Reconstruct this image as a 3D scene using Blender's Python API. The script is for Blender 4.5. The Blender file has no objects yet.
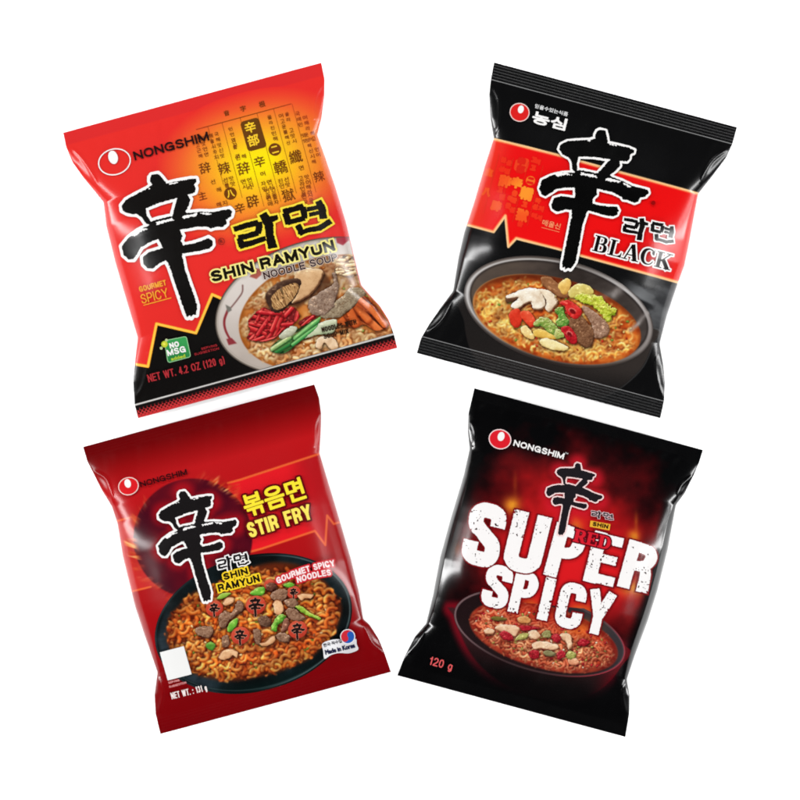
import bpy, math
import numpy as np
from mathutils import Vector

# ------------------------------------------------------------------ basics
PX = 0.0005            # metres per drawing unit (a packet is about 250 units = 12.5 cm wide)
K = 2.95               # irradiance level of the studio: printed inks are divided by it
rng = np.random.default_rng(7)
S = bpy.context.scene
COL = S.collection


def lin(c):
    c = np.clip(np.asarray(c, float) / 255.0, 0, 1)
    return np.where(c <= 0.04045, c / 12.92, ((c + 0.055) / 1.055) ** 2.4)


def rgb(*c):
    return np.array(c, float)


def smooth(a, b, x):
    t = np.clip((x - a) / (b - a), 0, 1)
    return t * t * (3 - 2 * t)


def mixc(A, B, t):
    t = np.asarray(t)[..., None]
    return A * (1 - t) + np.asarray(B, float) * t


def stops(t, ts, cs):
    cs = np.asarray(cs, float)
    return np.stack([np.interp(t, ts, cs[:, i]) for i in range(3)], -1)


def _hash(ix, iy, seed):
    h = (ix.astype(np.int64) * 374761393 + iy.astype(np.int64) * 668265263 + seed * 974634777) & 0x7fffffff
    h = ((h ^ (h >> 13)) * 1274126177) & 0x7fffffff
    return ((h ^ (h >> 16)) & 0xffff) / 65535.0


def noise(x, y, seed=0):
    x = np.asarray(x, float); y = np.asarray(y, float)
    ix = np.floor(x); iy = np.floor(y)
    fx = x - ix; fy = y - iy
    fx = fx * fx * (3 - 2 * fx); fy = fy * fy * (3 - 2 * fy)
    a = _hash(ix, iy, seed); b = _hash(ix + 1, iy, seed)
    c = _hash(ix, iy + 1, seed); d = _hash(ix + 1, iy + 1, seed)
    return (a * (1 - fx) + b * fx) * (1 - fy) + (c * (1 - fx) + d * fx) * fy


def fbm(x, y, seed=0, n=3):
    s = 0; a = 1; t = 0
    for i in range(n):
        s = s + a * noise(x * 2 ** i, y * 2 ** i, seed + i * 17); t += a; a *= 0.5
    return s / t


# ------------------------------------------------------------------ 2-D shapes
def spline(pts, n=6, closed=False):
    p = np.asarray(pts, float)
    if closed:
        q = np.vstack([p[-1:], p, p[:2]])
    else:
        q = np.vstack([2 * p[:1] - p[1:2], p, 2 * p[-1:] - p[-2:-1]])
    out = []
    for i in range(1, len(q) - 2):
        p0, p1, p2, p3 = q[i - 1], q[i], q[i + 1], q[i + 2]
        for k in range(n):
            t = k / n
            out.append(0.5 * ((2 * p1) + (-p0 + p2) * t + (2 * p0 - 5 * p1 + 4 * p2 - p3) * t * t + (-p0 + 3 * p1 - 3 * p2 + p3) * t ** 3))
    if not closed:
        out.append(p[-1])
    return np.array(out)


def d_polyline(X, Y, pts, r=0.0, butt=False):
    """distance to a polyline minus its (per-vertex) radius"""
    pts = np.asarray(pts, float)
    r = np.broadcast_to(np.asarray(r, float), (len(pts),))
    D = np.full(np.shape(X), 1e9); A = np.zeros(np.shape(X))
    n = len(pts) - 1; al = np.concatenate([[0], np.cumsum(np.hypot(*np.diff(pts, axis=0).T))])
    for i in range(n):
        ax, ay = pts[i]; bx, by = pts[i + 1]
        dx, dy = bx - ax, by - ay
        t = ((X - ax) * dx + (Y - ay) * dy) / (dx * dx + dy * dy + 1e-12)
        tc = np.clip(t, 0, 1)
        d = np.hypot(X - ax - tc * dx, Y - ay - tc * dy) - (r[i] + (r[i + 1] - r[i]) * tc)
        if butt:
            A = np.where(d < D, al[i] + tc * (al[i + 1] - al[i]), A)
        D = np.minimum(D, d)
    if butt:
        for e, o, re, B in ((pts[0], pts[1], r[0], A), (pts[-1], pts[-2], r[-1], al[-1] - A)):
            k = (e - o) / (np.hypot(*(e - o)) + 1e-9)
            out = (X - e[0]) * k[0] + (Y - e[1]) * k[1]
            near = B < 1.3 * re + 0.3
            D = np.where(near, np.maximum(D, out), D)
    return D


def sd_poly(X, Y, pts):
    pts = np.asarray(pts, float)
    D = np.full(np.shape(X), 1e9); ins = np.zeros(np.shape(X), bool)
    for (ax, ay), (bx, by) in zip(pts, np.roll(pts, -1, 0)):
        dx, dy = bx - ax, by - ay
        t = np.clip(((X - ax) * dx + (Y - ay) * dy) / (dx * dx + dy * dy + 1e-12), 0, 1)
        D = np.minimum(D, np.hypot(X - ax - t * dx, Y - ay - t * dy))
        c = (ay > Y) != (by > Y)
        ins ^= c & (X < ax + (Y - ay) * dx / (dy if abs(dy) > 1e-12 else 1e-12))
    return np.where(ins, -D, D)


def sd_ellipse(X, Y, cx, cy, a, b, ang):
    c, s = math.cos(math.radians(ang)), math.sin(math.radians(ang))
    u = (X - cx) * c + (Y - cy) * s; v = -(X - cx) * s + (Y - cy) * c
    k = np.sqrt((u / a) ** 2 + (v / b) ** 2) + 1e-9
    g = np.sqrt((u / a ** 2) ** 2 + (v / b ** 2) ** 2) + 1e-9
    return k * (k - 1) / g


class Grid:
    def __init__(s, x0, y0, x1, y1, step=0.45):
        s.x0, s.y0, s.step = x0, y0, step
        s.nx = int(math.ceil((x1 - x0) / step)) + 1; s.ny = int(math.ceil((y1 - y0) / step)) + 1
        s.X, s.Y = np.meshgrid(x0 + np.arange(s.nx) * step, y0 + np.arange(s.ny) * step)

    @staticmethod
    def around(pts, pad=3, step=0.45):
        p = np.asarray(pts, float).reshape(-1, 2)
        a = p.min(0) - pad; b = p.max(0) + pad
        return Grid(a[0], a[1], b[0], b[1], step)


def seg_sdf(g, segs, maxd=4.0, bs=40):
    """signed distance to the even-odd area bounded by loose segments"""
    out = np.full(g.X.shape, maxd)
    ins = np.zeros(g.X.shape, bool)
    sx0 = np.minimum(segs[:, 0], segs[:, 2]); sx1 = np.maximum(segs[:, 0], segs[:, 2])
    sy0 = np.minimum(segs[:, 1], segs[:, 3]); sy1 = np.maximum(segs[:, 1], segs[:, 3])
    for i in range(0, g.nx, bs):
        X_ = g.X[0, i:i + bs]; xa, xb = X_[0], X_[-1]
        sp = segs[(sx1 >= xa) & (sx0 <= xb)]
        for j in range(0, g.ny, bs):
            sl = (slice(j, j + bs), slice(i, i + bs))
            X = g.X[sl]; Y = g.Y[sl]; ya, yb = Y[0, 0], Y[-1, 0]
            m = (sx1 >= xa - maxd) & (sx0 <= xb + maxd) & (sy1 >= ya - maxd) & (sy0 <= yb + maxd)
            q = segs[m]
            if len(q):
                ax, ay, bx, by = q.T[:, :, None, None]
                dx, dy = bx - ax, by - ay
                t = np.clip(((X - ax) * dx + (Y - ay) * dy) / (dx * dx + dy * dy + 1e-12), 0, 1)
                out[sl] = np.minimum(maxd, np.hypot(X - ax - t * dx, Y - ay - t * dy).min(0))
            if len(sp):
                ax, ay, bx, by = sp.T[:, :, None, None]
                c = (ax > X) != (bx > X)
                yy = ay + (X - ax) * (by - ay) / np.where(np.abs(bx - ax) < 1e-12, 1e-12, bx - ax)
                ins[sl] = (np.sum(c & (yy > Y), 0) % 2) == 1
    return np.where(ins, -out, out)


_tc = {}


def text_segs(body):
    if body not in _tc:
        c = bpy.data.curves.new('lettering', 'FONT'); c.body = body; c.resolution_u = 5
        o = bpy.data.objects.new('lettering', c); COL.objects.link(o)
        dg = bpy.context.evaluated_depsgraph_get()
        ev = o.evaluated_get(dg); m = ev.to_mesh()
        v = np.array([p.co[:2] for p in m.vertices])
        cnt = {}
        for p in m.polygons:
            for e in p.edge_keys:
                e = tuple(sorted(e)); cnt[e] = cnt.get(e, 0) + 1
        e = np.array([k for k, n in cnt.items() if n == 1])
        sg = np.hstack([v[e[:, 0]], v[e[:, 1]]])
        ev.to_mesh_clear(); bpy.data.objects.remove(o); bpy.data.curves.remove(c)
        _tc[body] = sg
    return _tc[body]


def place(body, p0, p1, h, w=0.0, shear=0.0, bow=0.0, fit=None):
    """lettering fitted between two baseline points, h tall; returns segments in drawing units"""
    sg = text_segs(body); P = sg.reshape(-1, 2)
    lo, hi = P.min(0), P.max(0)
    p0 = np.array(p0, float); p1 = np.array(p1, float)
    W = np.hypot(*(p1 - p0)); ux = (p1 - p0) / W; up = np.array([ux[1], -ux[0]])
    a = w + (P[:, 0] - lo[0]) / (hi[0] - lo[0]) * (W - 2 * w)
    b = w + (P[:, 1] - lo[1]) / (hi[1] - lo[1]) * (h - 2 * w)
    t = a / W
    q = p0 + (a + shear * b)[:, None] * ux + (b + bow * 4 * t * (1 - t))[:, None] * up
    return q.reshape(-1, 4)


def affine(src, dst):
    src = np.asarray(src, float); dst = np.asarray(dst, float)
    A = np.hstack([src, np.ones((len(src), 1))])
    M, *_ = np.linalg.lstsq(A, dst, rcond=None)
    return lambda p: np.hstack([np.asarray(p, float), np.ones((len(p), 1))]) @ M


# ------------------------------------------------------------------ meshes
def new_obj(name, V, F, C=None, mat=None, parent=None, shade=True):
    me = bpy.data.meshes.new(name)
    V = np.asarray(V, np.float32); F = np.asarray(F, np.int32)
    k = F.shape[1]
    me.vertices.add(len(V)); me.vertices.foreach_set('co', V.ravel())
    me.loops.add(F.size); me.loops.foreach_set('vertex_index', F.ravel())
    me.polygons.add(len(F)); me.polygons.foreach_set('loop_start', np.arange(0, F.size, k, dtype=np.int32))
    if C is not None:
        at = me.color_attributes.new('Ink', 'FLOAT_COLOR', 'POINT')
        c4 = np.ones((len(V), 4), np.float32); c4[:, :3] = C
        at.data.foreach_set('color', c4.ravel())
    me.update(calc_edges=True); me.validate()
    if shade:
        me.shade_smooth()
    if mat:
        me.materials.append(mat)
    o = bpy.data.objects.new(name, me); COL.objects.link(o)
    if parent:
        o.parent = parent
    return o


def march(g, sdf, col):
    """triangles of the area sdf < 0 on a regular grid; returns xy, tris, colours"""
    nx, ny = g.nx, g.ny
    sdf = np.where(np.abs(sdf) < 1e-5, 1e-5, sdf)
    f = sdf.ravel(); idx = np.arange(nx * ny).reshape(ny, nx)
    a = idx[:-1, :-1].ravel(); b = idx[:-1, 1:].ravel(); c = idx[1:, 1:].ravel(); d = idx[1:, :-1].ravel()
    T = np.vstack([np.stack([a, b, c], 1), np.stack([a, c, d], 1)])
    ins = f[T] < 0; n = ins.sum(1)
    N = nx * ny
    full = T[n == 3]
    keys = []; tris = [full.astype(np.int64)]

    def ek(i, j):
        lo = np.minimum(i, j); hi = np.maximum(i, j)
        return N + lo * N + hi
    for m, cnt in ((n == 1, 1), (n == 2, 2)):
        t = T[m]; s = ins[m]
        if not len(t):
            continue
        odd = np.argmax(s if cnt == 1 else ~s, 1)
        r = np.arange(len(t))
        p = t[r, odd]; q = t[r, (odd + 1) % 3]; w = t[r, (odd + 2) % 3]
        e1, e2 = ek(p, q), ek(p, w)
        if cnt == 1:
            tris.append(np.stack([p, e1, e2], 1))
        else:
            tris.append(np.stack([e1, q, w], 1)); tris.append(np.stack([e1, w, e2], 1))
    tris = np.vstack(tris)
    if not len(tris):
        return None
    u, inv = np.unique(tris, return_inverse=True)
    inv = inv.reshape(tris.shape)
    X = g.X.ravel(); Y = g.Y.ravel()
    isg = u < N
    uu = np.where(isg, 0, u - N); lo = np.where(isg, u, uu // N); hi = np.where(isg, u, uu % N)
    fl, fh = f[lo], f[hi]
    t = np.where(isg, 0, fl / np.where(isg, 1, fl - fh))
    xy = np.stack([X[lo] * (1 - t) + X[hi] * t, Y[lo] * (1 - t) + Y[hi] * t], 1)
    col = np.asarray(col, float)
    if col.ndim == 1:
        C = np.broadcast_to(col, (len(u), 3))
    else:
        cf = col.reshape(-1, 3); C = cf[lo] * (1 - t)[:, None] + cf[hi] * t[:, None]
    return xy, inv, C


# ------------------------------------------------------------------ materials
def film_material(name, rough, bump, spec=0.4, coat=0.0):
    bump *= 0.3
    m = bpy.data.materials.new(name); m.use_nodes = True
    nt = m.node_tree; b = nt.nodes['Principled BSDF']
    at = nt.nodes.new('ShaderNodeAttribute'); at.attribute_name = 'Ink'
    nt.links.new(at.outputs['Color'], b.inputs['Base Color'])
    b.inputs['Roughness'].default_value = rough
    b.inputs['IOR'].default_value = 1.45
    b.inputs['Specular IOR Level'].default_value = spec
    b.inputs['Coat Weight'].default_value = coat
    b.inputs['Coat Roughness'].default_value = 0.12
    tc = nt.nodes.new('ShaderNodeTexCoord')
    no = nt.nodes.new('ShaderNodeTexNoise'); no.inputs['Scale'].default_value = 60; no.inputs['Detail'].default_value = 3
    nt.links.new(tc.outputs['Object'], no.inputs['Vector'])
    bp = nt.nodes.new('ShaderNodeBump'); bp.inputs['Strength'].default_value = bump; bp.inputs['Distance'].default_value = 0.001
    nt.links.new(no.outputs['Fac'], bp.inputs['Height']); nt.links.new(bp.outputs['Normal'], b.inputs['Normal'])
    mr = nt.nodes.new('ShaderNodeMapRange'); mr.inputs['To Min'].default_value = rough * 0.85; mr.inputs['To Max'].default_value = rough * 1.15
    nt.links.new(no.outputs['Fac'], mr.inputs['Value']); nt.links.new(mr.outputs['Result'], b.inputs['Roughness'])
    return m


# ------------------------------------------------------------------ the packet
class Packet:
    def __init__(s, name, corners, left, right, seal_t, seal_b, H, ridges, mat, ribs=0.0, nprof=5.0, seed=1):
        tl, tr, bl, br = [np.array(c, float) for c in corners]
        s.O = (tl + tr + bl + br) / 4
        d = (tr - tl) + (br - bl); s.ang = math.atan2(d[1], d[0])
        s.c, s.s_ = math.cos(s.ang), math.sin(s.ang)
        s.H, s.mat, s.n, s.seed, s.ribs = H, mat, nprof, seed, ribs
        s.deg = math.degrees(s.ang)
        L = s.loc(np.array([tl] + left + [bl])); R = s.loc(np.array([tr] + right + [br]))
        s.vt = (L[0, 1] + R[0, 1]) / 2; s.vb = (L[-1, 1] + R[-1, 1]) / 2

        def fix(A):
            A = A.copy(); A[0, 1] = s.vt; A[-1, 1] = s.vb
            o = np.argsort(A[:, 1], kind='stable'); A = A[o]
            v = np.linspace(s.vt, s.vb, 700); u = np.interp(v, A[:, 1], A[:, 0])
            k = np.exp(-np.linspace(-2, 2, 13) ** 2); k /= k.sum()
            us = np.convolve(np.pad(u, 6, 'reflect', reflect_type='odd'), k, 'valid')
            return v, us
        s.Lv, s.Lu = fix(L); s.Rv, s.Ru = fix(R)
        s.st, s.sb = s.vt + seal_t, s.vb - seal_b
        s.ridges = [(spline(s.loc(np.array(r[0], float)), 6), r[1], r[2]) for r in ridges]
        s.layer = 0
        s.root = bpy.data.objects.new(name, None); COL.objects.link(s.root)
        s.root.empty_display_size = 0.02
        s.root.location = ((s.O[0] - 400) * PX, (400 - s.O[1]) * PX, 0)

    def loc(s, p):
        d = np.asarray(p, float) - s.O
        return np.stack([d[..., 0] * s.c + d[..., 1] * s.s_, -d[..., 0] * s.s_ + d[..., 1] * s.c], -1)

    def glob(s, u, v):
        return s.O[0] + u * s.c - v * s.s_, s.O[1] + u * s.s_ + v * s.c

    def uv(s, X, Y):
        dx, dy = X - s.O[0], Y - s.O[1]
        return dx * s.c + dy * s.s_, -dx * s.s_ + dy * s.c

    def edge(s, u, v):
        """distance inside the outline (positive inside)"""
        L = np.interp(v, s.Lv, s.Lu); R = np.interp(v, s.Rv, s.Ru)
        return np.minimum(np.minimum(u - L, R - u), np.minimum(v - s.vt, s.vb - v))

    def height(s, u, v, low=False):
        L = np.interp(v, s.Lv, s.Lu); R = np.interp(v, s.Rv, s.Ru)
        q = np.clip(np.abs((2 * u - L - R) / (R - L)), 0, 1)
        prof = np.sqrt(np.clip(1 - q ** s.n, 0, 1))
        dt = np.clip(v - s.st, 0, None); db = np.clip(s.sb - v, 0, None)
        D = 108.0
        A = s.H * np.minimum(smooth(-14, D, dt) - smooth(-14, D, 0 * dt), smooth(-14, D, db) - smooth(-14, D, 0 * db)) * 1.03
        body = (v > s.st) & (v < s.sb)
        z = A * prof
        if low:
            return -0.5 * z
        e = np.minimum(dt, db)
        # small creases running out of the seals, gentle sag of the film
        cr = (noise((u + 0.22 * v) / 7.0, v / 90.0, s.seed) - 0.5) * 0.75 * np.exp(-e / 26.0) * smooth(0, 5, e)
        cr = cr + (fbm(u / 46.0, v / 60.0, s.seed + 5) - 0.5) * 1.1 * smooth(0, 30, e) * smooth(1.0, 0.8, q)
        for pts, h, sg in s.ridges:
            lo = pts.min(0) - 5 * sg; hi = pts.max(0) + 5 * sg
            m = (u > lo[0]) & (u < hi[0]) & (v > lo[1]) & (v < hi[1])
            if not np.any(m):
                continue
            uu, vv = u[m], v[m]
            best = np.full(uu.shape, 1e9); tt = np.zeros(uu.shape)
            n = len(pts) - 1
            for i in range(n):
                a, b = pts[i], pts[i + 1]; d = b - a
                t = np.clip(((uu - a[0]) * d[0] + (vv - a[1]) * d[1]) / (d @ d + 1e-9), 0, 1)
                ds = np.hypot(uu - a[0] - t * d[0], vv - a[1] - t * d[1])
                k = ds < best
                best = np.where(k, ds, best); tt = np.where(k, (i + t) / n, tt)
            z[m] += 0.5 * h * np.exp(-(best / sg) ** 2) * np.sin(np.pi * np.clip(tt, 0, 1)) ** 0.6 * smooth(0, 3, np.minimum(uu - L[m], R[m] - uu))
        z = z + np.where(body, cr, 0)
        if s.ribs:
            k = ~body
            ph = np.where(v < 0, v - s.vt, s.vb - v)
            z = z + np.where(k, s.ribs * (0.5 + 0.5 * np.cos(ph * 2 * np.pi / 2.92)) ** 3, 0)
        return z

    def world(s, u, v, z):
        X, Y = s.glob(u, v)
        return np.stack([(X - s.O[0]) * PX, -(Y - s.O[1]) * PX, (z + s.H * 0.53 + 0.6) * PX], -1)

    def build(s, paint):
        """film body and the two flat seals"""
        def sheet(name, v0, v1, nv, ns, caps=()):
            v = np.linspace(v0, v1, nv)[:, None] * np.ones((1, ns))
            q = np.sin(np.linspace(-1, 1, ns) * np.pi / 2) * 0.35 + np.linspace(-1, 1, ns) * 0.65
            L = np.interp(v, s.Lv, s.Lu); R = np.interp(v, s.Rv, s.Ru)
            u = (L + R) / 2 + (R - L) / 2 * q[None, :]
            # snap tiny numerical excess at the ends
            top = s.world(u, v, s.height(u, v) + 0.35)
            bot = s.world(u, v, s.height(u, v, low=True) - 0.35)
            X, Y = s.glob(u, v)
            C = lin(paint(X.ravel(), Y.ravel(), s)) / K
            V = np.vstack([top.reshape(-1, 3), bot.reshape(-1, 3)])
            C2 = np.vstack([C, C])
            idx = np.arange(nv * ns).reshape(nv, ns); off = nv * ns
            a, b, c, d = idx[:-1, :-1].ravel(), idx[:-1, 1:].ravel(), idx[1:, 1:].ravel(), idx[1:, :-1].ravel()
            F = [np.stack([a, d, c, b], 1), np.stack([a, b, c, d], 1) + off]
            for j in (0, ns - 1):
                p, q2 = idx[:-1, j], idx[1:, j]
                f = np.stack([p, p + off, q2 + off, q2], 1)
                F.append(f if j == 0 else f[:, ::-1])
            for i in [0 if k == 0 else nv - 1 for k in caps]:
                p, q2 = idx[i, :-1], idx[i, 1:]
                f = np.stack([p, q2, q2 + off, p + off], 1)
                F.append(f if i == 0 else f[:, ::-1])
            return new_obj(name, V, np.vstack(F), C2, s.mat, s.root)
        s.body = sheet('film_body', s.st, s.sb, int((s.sb - s.st) / 0.6), 430)
        sheet('crimped_seal', s.vt, s.st, max(24, int((s.st - s.vt) / 0.4)), 430, (0,))
        sheet('crimped_seal', s.sb, s.vb, max(24, int((s.vb - s.sb) / 0.4)), 430, (1,))

    def decal(s, name, layers, parent=None, clip=0.9):
        """one printed element: a stack of flat inks lying on the film"""
        Vs, Fs, Cs, n = [], [], [], 0
        for g, sdf, col in layers:
            s.layer += 1
            u, v = s.uv(g.X, g.Y)
            sd = np.maximum(sdf, clip - s.edge(u, v))
            col = np.asarray(col, float)
            r = march(g, sd, lin(col) / K)
            if r is None:
                continue
            xy, T, C = r
            u, v = s.uv(xy[:, 0], xy[:, 1])
            V = s.world(u, v, s.height(u, v) + 0.35 + 0.045 * s.layer)
            Vs.append(V); Fs.append(T[:, ::-1] + n); Cs.append(C); n += len(V)
        if not Vs:
            return None
        F = np.vstack(Fs)
        # make sure faces look up
        V = np.vstack(Vs)
        t = V[F[0]]; nz = np.cross(t[1] - t[0], t[2] - t[0])[2]
        if nz < 0:
            F = F[:, ::-1]
        return new_obj(name, V, F, np.vstack(Cs), s.mat, parent or s.root)

    # ---- lettering
    def text(s, name, items, col, w=0.0, out=None, ow=0.0, step=0.32, parent=None, shadow=None):
        segs = [place(*i[:4], w=w, **(i[4] if len(i) > 4 else {})) for i in items]
        sg = np.vstack(segs)
        g = Grid.around(sg, 2 + w + ow + (1.5 if shadow else 0), step)
        d = seg_sdf(g, sg, maxd=3.0 + w + ow) - w
        lay = []
        if shadow:
            lay.append((g, d - ow - shadow[1], shadow[0]))
        if out is not None:
            lay.append((g, d - ow, out))
        lay.append((g, d, col))
        return s.decal(name, lay, parent)

    def emblem(s, cx, cy, a, b, ang, fill, ring, rw, ex, ey, ea, eb):
        g = Grid(cx - a - 3, cy - a - 3, cx + a + 3, cy + a + 3, 0.3)
        d = sd_ellipse(g.X, g.Y, cx, cy, a, b, ang)
        lay = []
        if fill is not None:
            lay.append((g, d, fill))
        lay.append((g, np.maximum(d, -(d + rw)), ring))
        g2 = Grid(ex - eb - 2, ey - eb - 2, ex + eb + 2, ey + eb + 2, 0.3)
        lay.append((g2, sd_ellipse(g2.X, g2.Y, ex, ey, ea, eb, ang), rgb(252, 250, 248)))
        return s.decal('round_emblem', lay)


def _loop(*p):
    return (list(p), True)


O_ = [(.5, 1), (.24, .95), (.06, .76), (0, .5), (.06, .24), (.24, .05), (.5, 0), (.76, .05), (.94, .24), (1, .5), (.94, .76), (.76, .95), (.5, 1)]
SANS = {   # upright grotesque capitals as centre lines: (width, strokes)
    'A': (.80, [[(0, 0), (.5, 1)], [(.5, 1), (1, 0)], [(.18, .3), (.82, .3)]]),
    'C': (.80, [[(.95, .70), (.86, .88), (.68, .98), (.5, 1), (.22, .93), (.05, .74), (0, .5), (.05, .26), (.22, .07), (.5, 0), (.68, .02), (.86, .12), (.95, .30)]]),
    'D': (.76, [[(0, 0), (0, 1)], [(0, 1), (.5, 1), (.76, .93), (.94, .76), (1, .5), (.94, .24), (.76, .07), (.5, 0), (0, 0)]]),
    'E': (.64, [[(0, 0), (0, 1)], [(0, 0), (1, 0)], [(0, .52), (.92, .52)], [(0, 1), (1, 1)]]),
    'F': (.60, [[(0, 0), (0, 1)], [(0, .50), (.88, .50)], [(0, 1), (1, 1)]]),
    'G': (.82, [[(.95, .72), (.84, .90), (.68, .98), (.5, 1), (.22, .93), (.05, .74), (0, .5), (.05, .26), (.22, .07), (.5, 0), (.72, .04), (.9, .18), (.97, .30)], [(.98, 0), (.98, .46)], [(.55, .46), (.98, .46)]]),
    'H': (.74, [[(0, 0), (0, 1)], [(1, 0), (1, 1)], [(0, .52), (1, .52)]]),
    'I': (.02, [[(.5, 0), (.5, 1)]]),
    'K': (.76, [[(0, 0), (0, 1)], [(0, .34), (.95, 1)], [(.32, .58), (1, 0)]]),
    'L': (.58, [[(0, 0), (0, 1)], [(0, 0), (1, 0)]]),
    'M': (.90, [[(0, 0), (0, 1)], [(1, 0), (1, 1)], [(0, 1), (.5, .05)], [(.5, .05), (1, 1)]]),
    'N': (.74, [[(0, 0), (0, 1)], [(1, 0), (1, 1)], [(0, 1), (1, 0)]]),
    'O': (.84, [O_]),
    'P': (.68, [[(0, 0), (0, 1)], [(0, 1), (.55, 1), (.82, .95), (.97, .84), (1, .72), (.97, .6), (.82, .49), (.55, .44), (0, .44)]]),
    'R': (.74, [[(0, 0), (0, 1)], [(0, 1), (.55, 1), (.80, .96), (.94, .86), (.97, .74), (.94, .62), (.80, .52), (.55, .48), (0, .48)], [(.58, .47), (.80, .40), (.90, .26), (.93, 0)]]),
    'S': (.70, [[(.93, .72), (.88, .88), (.72, .97), (.5, 1), (.26, .97), (.09, .86), (.06, .72), (.16, .60), (.5, .52), (.84, .42), (.97, .28), (.93, .13), (.76, .03), (.5, 0), (.24, .03), (.07, .14), (.02, .29)]]),
    'T': (.66, [[(.5, 0), (.5, 1)], [(0, 1), (1, 1)]]),
    'U': (.74, [[(0, 1), (0, .36), (.06, .15), (.24, .03), (.5, 0), (.76, .03), (.94, .15), (1, .36), (1, 1)]]),
    'V': (.76, [[(0, 1), (.5, 0)], [(.5, 0), (1, 1)]]),
    'W': (1.15, [[(0, 1), (.25, 0)], [(.25, 0), (.5, 1)], [(.5, 1), (.75, 0)], [(.75, 0), (1, 1)]]),
    'X': (.74, [[(0, 0), (1, 1)], [(0, 1), (1, 0)]]),
    'Y': (.76, [[(0, 1), (.5, .42)], [(1, 1), (.5, .42)], [(.5, .44), (.5, 0)]]),
    'Z': (.66, [[(0, 1), (1, 1)], [(1, 1), (0, 0)], [(0, 0), (1, 0)]]),
    '0': (.52, [O_]),
    '1': (.34, [[(.82, 0), (.82, 1)], [(0, .72), (.5, .79), (.8, 1)]]),
    '2': (.54, [[(.03, .72), (.1, .88), (.28, .98), (.5, 1), (.75, .97), (.92, .86), (.96, .7), (.85, .54), (.5, .34), (.15, .16), (0, 0)], [(0, 0), (1, 0)]]),
    '3': (.52, [[(.05, .78), (.2, .95), (.5, 1), (.8, .95), (.92, .77), (.8, .58), (.42, .54)], [(.42, .54), (.82, .48), (.98, .28), (.84, .07), (.5, 0), (.17, .05), (.02, .24)]]),
    '4': (.58, [[(.72, 0), (.72, 1)], [(.72, 1), (0, .28)], [(0, .26), (1, .26)]]),
    '.': (.02, [[(.5, 0), (.5, .03)]]), ':': (.02, [[(.5, .04), (.5, .07)], [(.5, .62), (.5, .65)]]),
    '(': (.16, [[(1, 1.08), (.3, .82), (0, .45), (.3, .08), (1, -.18)]]), ')': (.16, [[(0, 1.08), (.7, .82), (1, .45), (.7, .08), (0, -.18)]]),
    'g': (.46, [[(1, .68), (1, .02), (.88, -.16), (.5, -.24), (.12, -.14)], [(1, .36), (.9, .58), (.5, .68), (.12, .56), (0, .34), (.12, .1), (.5, 0), (.9, .12), (1, .36)]]),
    ' ': (.26, []),
}


def sans_sdf(g, items, t, gap=0.13):
    """distance to capitals t thick either side, fitted between baseline points"""
    D = np.full(g.X.shape, 9.0)
    for body, p0, p1, h, *rest in items:
        bow = rest[0].get('bow', 0.0) if rest else 0.0
        p0 = np.array(p0, float); p1 = np.array(p1, float); L = np.hypot(*(p1 - p0)); ux = (p1 - p0) / L; up = np.array([ux[1], -ux[0]])
        ws = [SANS[c][0] for c in body]; n = len(body)
        free = L - n * 2 * t; k = free / (sum(ws) + gap * (n - 1)); x = 0.0
        for c, w in zip(body, ws):
            bx = 4 * ((x + w * k / 2) / L) * (1 - (x + w * k / 2) / L) * bow
            sl = 4 * bow / L * (1 - 2 * (x + w * k / 2) / L)
            for st in SANS[c][1]:
                q = np.array(st, float)
                if len(q) > 3:
                    q = spline(q, 3)
                a = x + t + q[:, 0] * w * k; b = t + q[:, 1] * (h - 2 * t) + bx + sl * (q[:, 0] - .5) * w * k
                P = p0 + a[:, None] * ux + b[:, None] * up
                closed = np.hypot(*(P[0] - P[-1])) < 1e-6
                if not closed and len(st) == 2:
                    d = (P[-1] - P[0]) / (np.hypot(*(P[-1] - P[0])) + 1e-9); P = np.vstack([P[0] - d * t, P[-1] + d * t])
                lo = P.min(0) - 5; hi = P.max(0) + 5
                i0 = max(0, int((lo[0] - g.x0) / g.step)); i1 = int((hi[0] - g.x0) / g.step) + 2; j0 = max(0, int((lo[1] - g.y0) / g.step)); j1 = int((hi[1] - g.y0) / g.step) + 2
                sl_ = (slice(j0, j1), slice(i0, i1)); X = g.X[sl_]; Y = g.Y[sl_]
                if not X.size:
                    continue
                d = d_polyline(X, Y, P, t, butt=not closed)
                if c not in '()g':
                    yy = (X - p0[0]) * up[0] + (Y - p0[1]) * up[1] - bx - sl * ((X - p0[0]) * ux[0] + (Y - p0[1]) * ux[1] - x - t - w * k / 2)
                    d = np.maximum(d, np.maximum(-yy, yy - h))
                D[sl_] = np.minimum(D[sl_], d)
            x += w * k + 2 * t + gap * k
    return D


def sans(p, name, items, col, t, out=None, ow=0.0, step=0.3, parent=None):
    P = []
    for body, p0, p1, h, *rest in items:
        p0 = np.array(p0, float); p1 = np.array(p1, float); ux = (p1 - p0) / np.hypot(*(p1 - p0)); up = np.array([ux[1], -ux[0]])
        P += [p0 - up * h * .25, p1 - up * h * .25, p0 + up * h * 1.35, p1 + up * h * 1.35]
    g = Grid.around(P, 2 + ow, step)
    d = sans_sdf(g, items, t)
    lay = [(g, d - ow, out)] if out is not None else []
    return p.decal(name, lay + [(g, d, col)], parent)


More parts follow.
